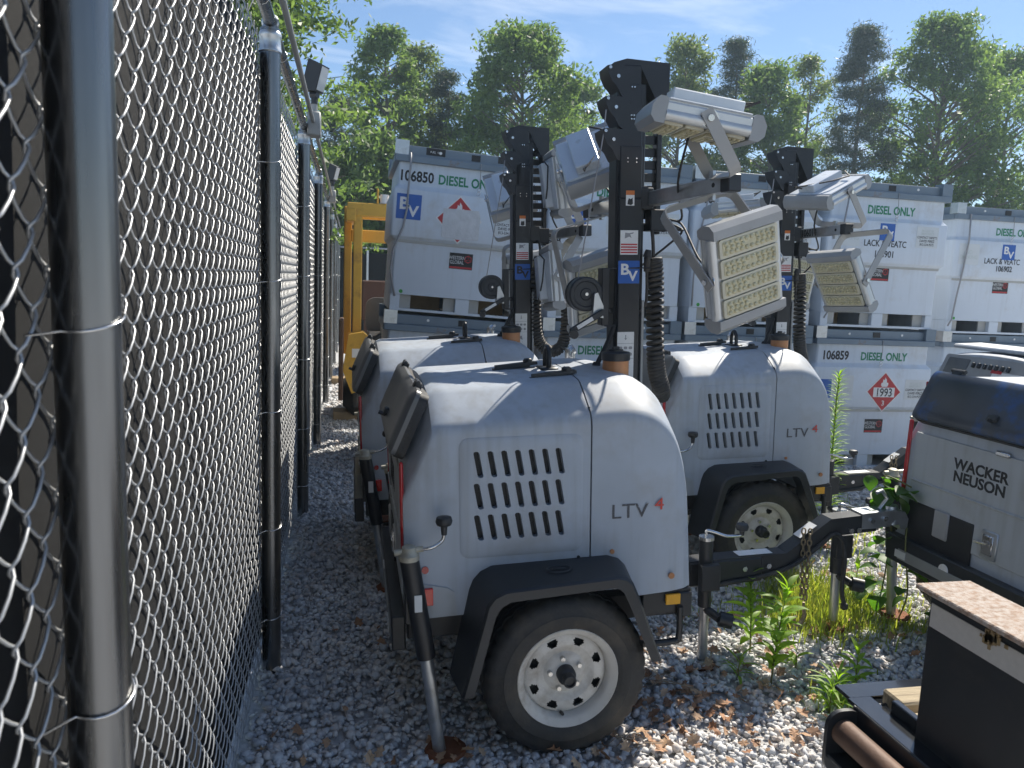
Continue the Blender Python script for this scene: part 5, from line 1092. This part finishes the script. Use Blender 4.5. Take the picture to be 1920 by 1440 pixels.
# ------------------------------------------------------------------ weeds, grass, litter
def leaf_me(L_, W_, m, name='leaf', lob=False):
    pts = []; n = 6
    b = MB(); vs = []; fs = []
    for i in range(n + 1):
        t = i / n; wd = W_ * sin(pi * min(.97, t * .93 + .04)) ** .8; zc = .25 * L_ * t - .45 * L_ * t * t
        vs += [(-wd / 2, L_ * t, zc + wd * .18), (0, L_ * t, zc), (wd / 2, L_ * t, zc + wd * .18)]
    for i in range(n): fs += [(i * 3, i * 3 + 1, i * 3 + 4, i * 3 + 3), (i * 3 + 1, i * 3 + 2, i * 3 + 5, i * 3 + 4)]
    b.add(vs, fs); me = b.mesh(name, 180); me.materials.append(m); return me
LEAF = leaf_me(.10, .032, M_weed); LEAFN = leaf_me(.09, .011, M_weed); LEAFV = leaf_me(.11, .095, M_vine); BLADE = leaf_me(.16, .008, M_grass)
rw = random.Random(21)
def weed(X, Y, H, nl, label, sc_=1.0, lm=LEAF, lean=(0, 0), fan=False):
    t = empty('weed', T(X, Y, 0)); tag(t, label, 'weed', 'weeds growing in the gravel')
    pts = [(lean[0] * (i / 6) ** 1.5, lean[1] * (i / 6) ** 1.5, H * i / 6) for i in range(7)]
    b = MB(); b.tube(pts, [.0045 * (1 - i / 8) for i in range(7)], 6); b.build('stem', mat('weed_stem', (.16, .16, .05), .6), t, 180)
    for k in range(nl):
        f = .15 + .85 * (k + .5) / nl; P = Vector(pts[min(6, int(f * 6))]).lerp(Vector(pts[min(6, int(f * 6) + 1)]), f * 6 - int(f * 6)); a = k * 2.4 + rw.uniform(-.4, .4); s_ = sc_ * (1.15 - .55 * abs(f - .45)) * rw.uniform(.75, 1.2)
        el = rw.uniform(.15, .75) + (.5 if f > .85 else 0); M = T(*P) @ rotm(0, 0, a) @ rotm(el) @ Matrix.Diagonal((s_, s_, s_, 1)); ob('leaf', lm, t, M)
    return t
weed(1.80, 2.83, .44, 46, 'tall leafy green weed in front of the hanging chain hook', 1.0, lean=(.05, .02))
weed(1.67, 2.88, .12, 12, 'small fan of grassy leaves at the foot of the tallest weed', 1.1, LEAFN)
weed(1.86, 3.12, .38, 34, 'leafy weed rising just under the tongue left of the chain', 1.05, lean=(-.03, 0))
weed(2.13, 2.72, .20, 16, 'young weed with upright paddle leaves near the trailer corner', .8)
weed(2.0, 2.66, .12, 30, 'low bright spiky weed left of the trailer corner', 1.2, LEAFN)
weed(1.93, 2.60, .12, 22, 'low narrow leaved weed nearest the trailer pipe', 1.1, LEAFN)
weed(2.72, 3.55, .24, 16, 'dark leafed weed beside the right tongue jack leg', .8)
weed(1.98, 2.93, .10, 4, 'single leaf seedling right of the tallest weed', .9)
# feathery tall weed behind the second tower
t = empty('tall_feathery_weed', T(3.24, 4.62, 0)); tag(t, 'tall feathery bright green weed beside the second tower hood', 'weed')
b = MB(); b.tube([(0, 0, 0), (.01, 0, .5), (.0, 0, 1.0), (.01, 0, 1.13)], .005, 6); b.build('stem', mat('weed_stem', (.16, .16, .05), .6), t, 180)
for k in range(280):
    f = (k + .5) / 280; z_ = .20 + .95 * f; s_ = (1.5 - .7 * f) * rw.uniform(.8, 1.15); M = T(0.005, 0, z_) @ rotm(0, 0, k * 2.4) @ rotm(rw.uniform(.25, .7) + .5 * max(0, f - .85) / .15) @ Matrix.Diagonal((s_, s_, s_, 1)); ob('leaf', LEAFN, t, M)
# vine climbing the right hand tower
v_ = empty('climbing_vine', T(2.60, 3.22, 0)); tag(v_, 'broad leaved green vine climbing beside the coupler onto the blue lidded tower', 'vine')
vp_ = smooth_path([(.25, .3, 0), (.15, .15, .3), (.05, .02, .55), (-.03, -.03, .72), (-.02, .02, .82), (.02, -.12, .80)], 5); b = MB(); b.tube(vp_, .004, 6); b.tube(smooth_path([(.2, .1, 0), (.08, -.1, .25), (.0, -.15, .5), (.02, -.12, .6)], 5), .004, 6); b.build('stem', mat('weed_stem', (.16, .16, .05), .6), v_, 180)
for k in range(44):
    P = vp_[rw.randrange(len(vp_))] if k % 3 else Vector((rw.uniform(0, .2), rw.uniform(-.2, .2), rw.uniform(.1, .5))); s_ = rw.uniform(.6, 1.15); ob('leaf', LEAFV, v_, T(P.x + rw.gauss(0, .03) - .02, P.y + rw.gauss(0, .05), P.z + rw.gauss(0, .03)) @ rotm(0, 0, rw.uniform(0, 6.3)) @ rotm(rw.uniform(-.9, .3)) @ Matrix.Diagonal((s_, s_, s_, 1)))
# grass patches: stuff
def grass(cx, cy, rx, ry, n, hmin, hmax, seed):
    r_ = np.random.default_rng(seed); x = cx + r_.normal(0, rx, n); y = cy + r_.normal(0, ry, n); h = r_.uniform(hmin, hmax, n); a = r_.uniform(0, 2 * pi, n); ln = h * r_.uniform(.15, .8, n); wd = r_.uniform(.002, .0045, n)
    px, py = -np.sin(a) * wd, np.cos(a) * wd; dx_, dy_ = np.cos(a) * ln, np.sin(a) * ln
    V = np.stack([np.stack([x - px, y - py, 0 * h], 1), np.stack([x + px, y + py, 0 * h], 1), np.stack([x + dx_ * .4 + px * .8, y + dy_ * .4 + py * .8, h * .65], 1), np.stack([x + dx_ * .4 - px * .8, y + dy_ * .4 - py * .8, h * .65], 1), np.stack([x + dx_, y + dy_, h], 1)], 1).reshape(-1, 3)
    i = np.arange(n)[:, None] * 5; F = np.concatenate([i + np.array([[0, 1, 2]]), i + np.array([[0, 2, 3]]), i + np.array([[3, 2, 4]])]); return V, F
gs = [(2.52, 3.55, .15, .17, 1900, .05, .18, 1), (2.33, 3.40, .12, .11, 900, .04, .13, 2), (2.75, 3.25, .08, .07, 220, .03, .10, 3), (2.85, 3.6, .2, .2, 250, .03, .09, 4), (3.0, 4.3, .3, .4, 400, .04, .12, 5), (2.9, 3.2, .25, .25, 160, .02, .06, 6), (2.0, 2.62, .06, .06, 90, .04, .12, 7), (3.3, 4.9, .4, .3, 300, .04, .12, 8), (1.95, 3.6, .2, .15, 90, .03, .08, 9)]
Vs = []; Fs = []; o_ = 0
for q in gs:
    V, F = grass(*q); Vs.append(V); Fs.append(F + o_); o_ += len(V)
go = ob('grass', np_mesh('grass', np.concatenate(Vs), np.concatenate(Fs), M_grass)); tag(go, 'thin yellow green grass growing through the gravel between the towers', 'grass', kind='stuff')
# dead leaves and twigs
r_ = np.random.default_rng(77); LP = []
for cx, cy, sx, sy, n in ((1.28, 2.75, .20, .14, 52), (1.5, 2.62, .20, .13, 44), (1.15, 3.1, .25, .2, 60), (1.7, 3.1, .2, .25, 40), (1.95, 2.9, .1, .1, 20), (.55, 2.47, .25, .05, 14), (1.0, 2.48, .15, .05, 18), (.1, 3.0, .2, .5, 18), (2.4, 3.25, .25, .15, 30), (1.5, 2.42, .2, .08, 24), (2.9, 3.85, .2, .15, 20)):
    for k in range(n): LP.append((r_.normal(cx, sx), r_.normal(cy, sy)))
lb = MB()
for (x, y_) in LP:
    s_ = rw.uniform(.014, .034); M = T(x, y_, .026 + rw.uniform(0, .02)) @ rotm(rw.gauss(0, .5), rw.gauss(0, .5), rw.uniform(0, 6.3)) @ Matrix.Diagonal((s_, s_, s_, 1)); cu = rw.uniform(-.5, .7)
    out_ = [(0, -1), (.32, -.55), (.75, -.45), (.5, -.05), (.85, .25), (.42, .38), (.25, .8), (0, 1.05), (-.28, .75), (-.5, .4), (-.8, .3), (-.45, 0), (-.7, -.5), (-.3, -.5)]
    vs = [(0, 0, 0)] + [(a, c, cu * (a * a) * .8 + rw.gauss(0, .06)) for a, c in out_]; lb.add(vs, [(0, i + 1, (i + 1) % len(out_) + 1) for i in range(len(out_))], M)
lo_ = lb.build('leaf_litter', M_deadleaf, None, None); tag(lo_, 'curled dry brown leaves scattered over the gravel', 'leaf litter', kind='stuff')
for k, (x, y_, lab) in enumerate(((1.28, 2.9, 'pale dry twig tangle lying right of the front wheel'), (.98, 2.44, 'thin dry stalks lying at the foot of the front tyre'))):
    b = MB()
    for q in range(6): a = rw.uniform(-.7, .7); L_ = rw.uniform(.06, .18); p = Vector((rw.gauss(0, .04), rw.gauss(0, .03), .035)); b.tube([p, p + Vector((cos(a) * L_ * .5, sin(a) * L_ * .5, .02)), p + Vector((cos(a) * L_, sin(a) * L_, rw.uniform(0, .03)))], .0018, 5)
    o = b.build('dry_twigs', mat('dry_twig', (.36, .28, .20), .8), None, 180); o.location = (x, y_, 0); tag(o, lab, 'twigs')

# ------------------------------------------------------------------ humid air
hb = MB(); hb.box((13, 15, 6.4), (62, 48, 15.0)); hz = hb.build('haze', M_white, None, None)
hm = bpy.data.materials.new('humid_air'); hm.use_nodes = True; hn = hm.node_tree; hn.nodes.clear()
ho = hn.nodes.new('ShaderNodeOutputMaterial'); hv = hn.nodes.new('ShaderNodeVolumePrincipled'); hv.inputs['Color'].default_value = (0.62, 0.82, 1.0, 1); hv.inputs['Density'].default_value = 0.0018; hv.inputs['Anisotropy'].default_value = 0.3
hn.links.new(hv.outputs[0], ho.inputs['Volume']); hz.data.materials.clear(); hz.data.materials.append(hm); tag(hz, 'thin pale humid air over the whole yard', 'haze', kind='stuff')
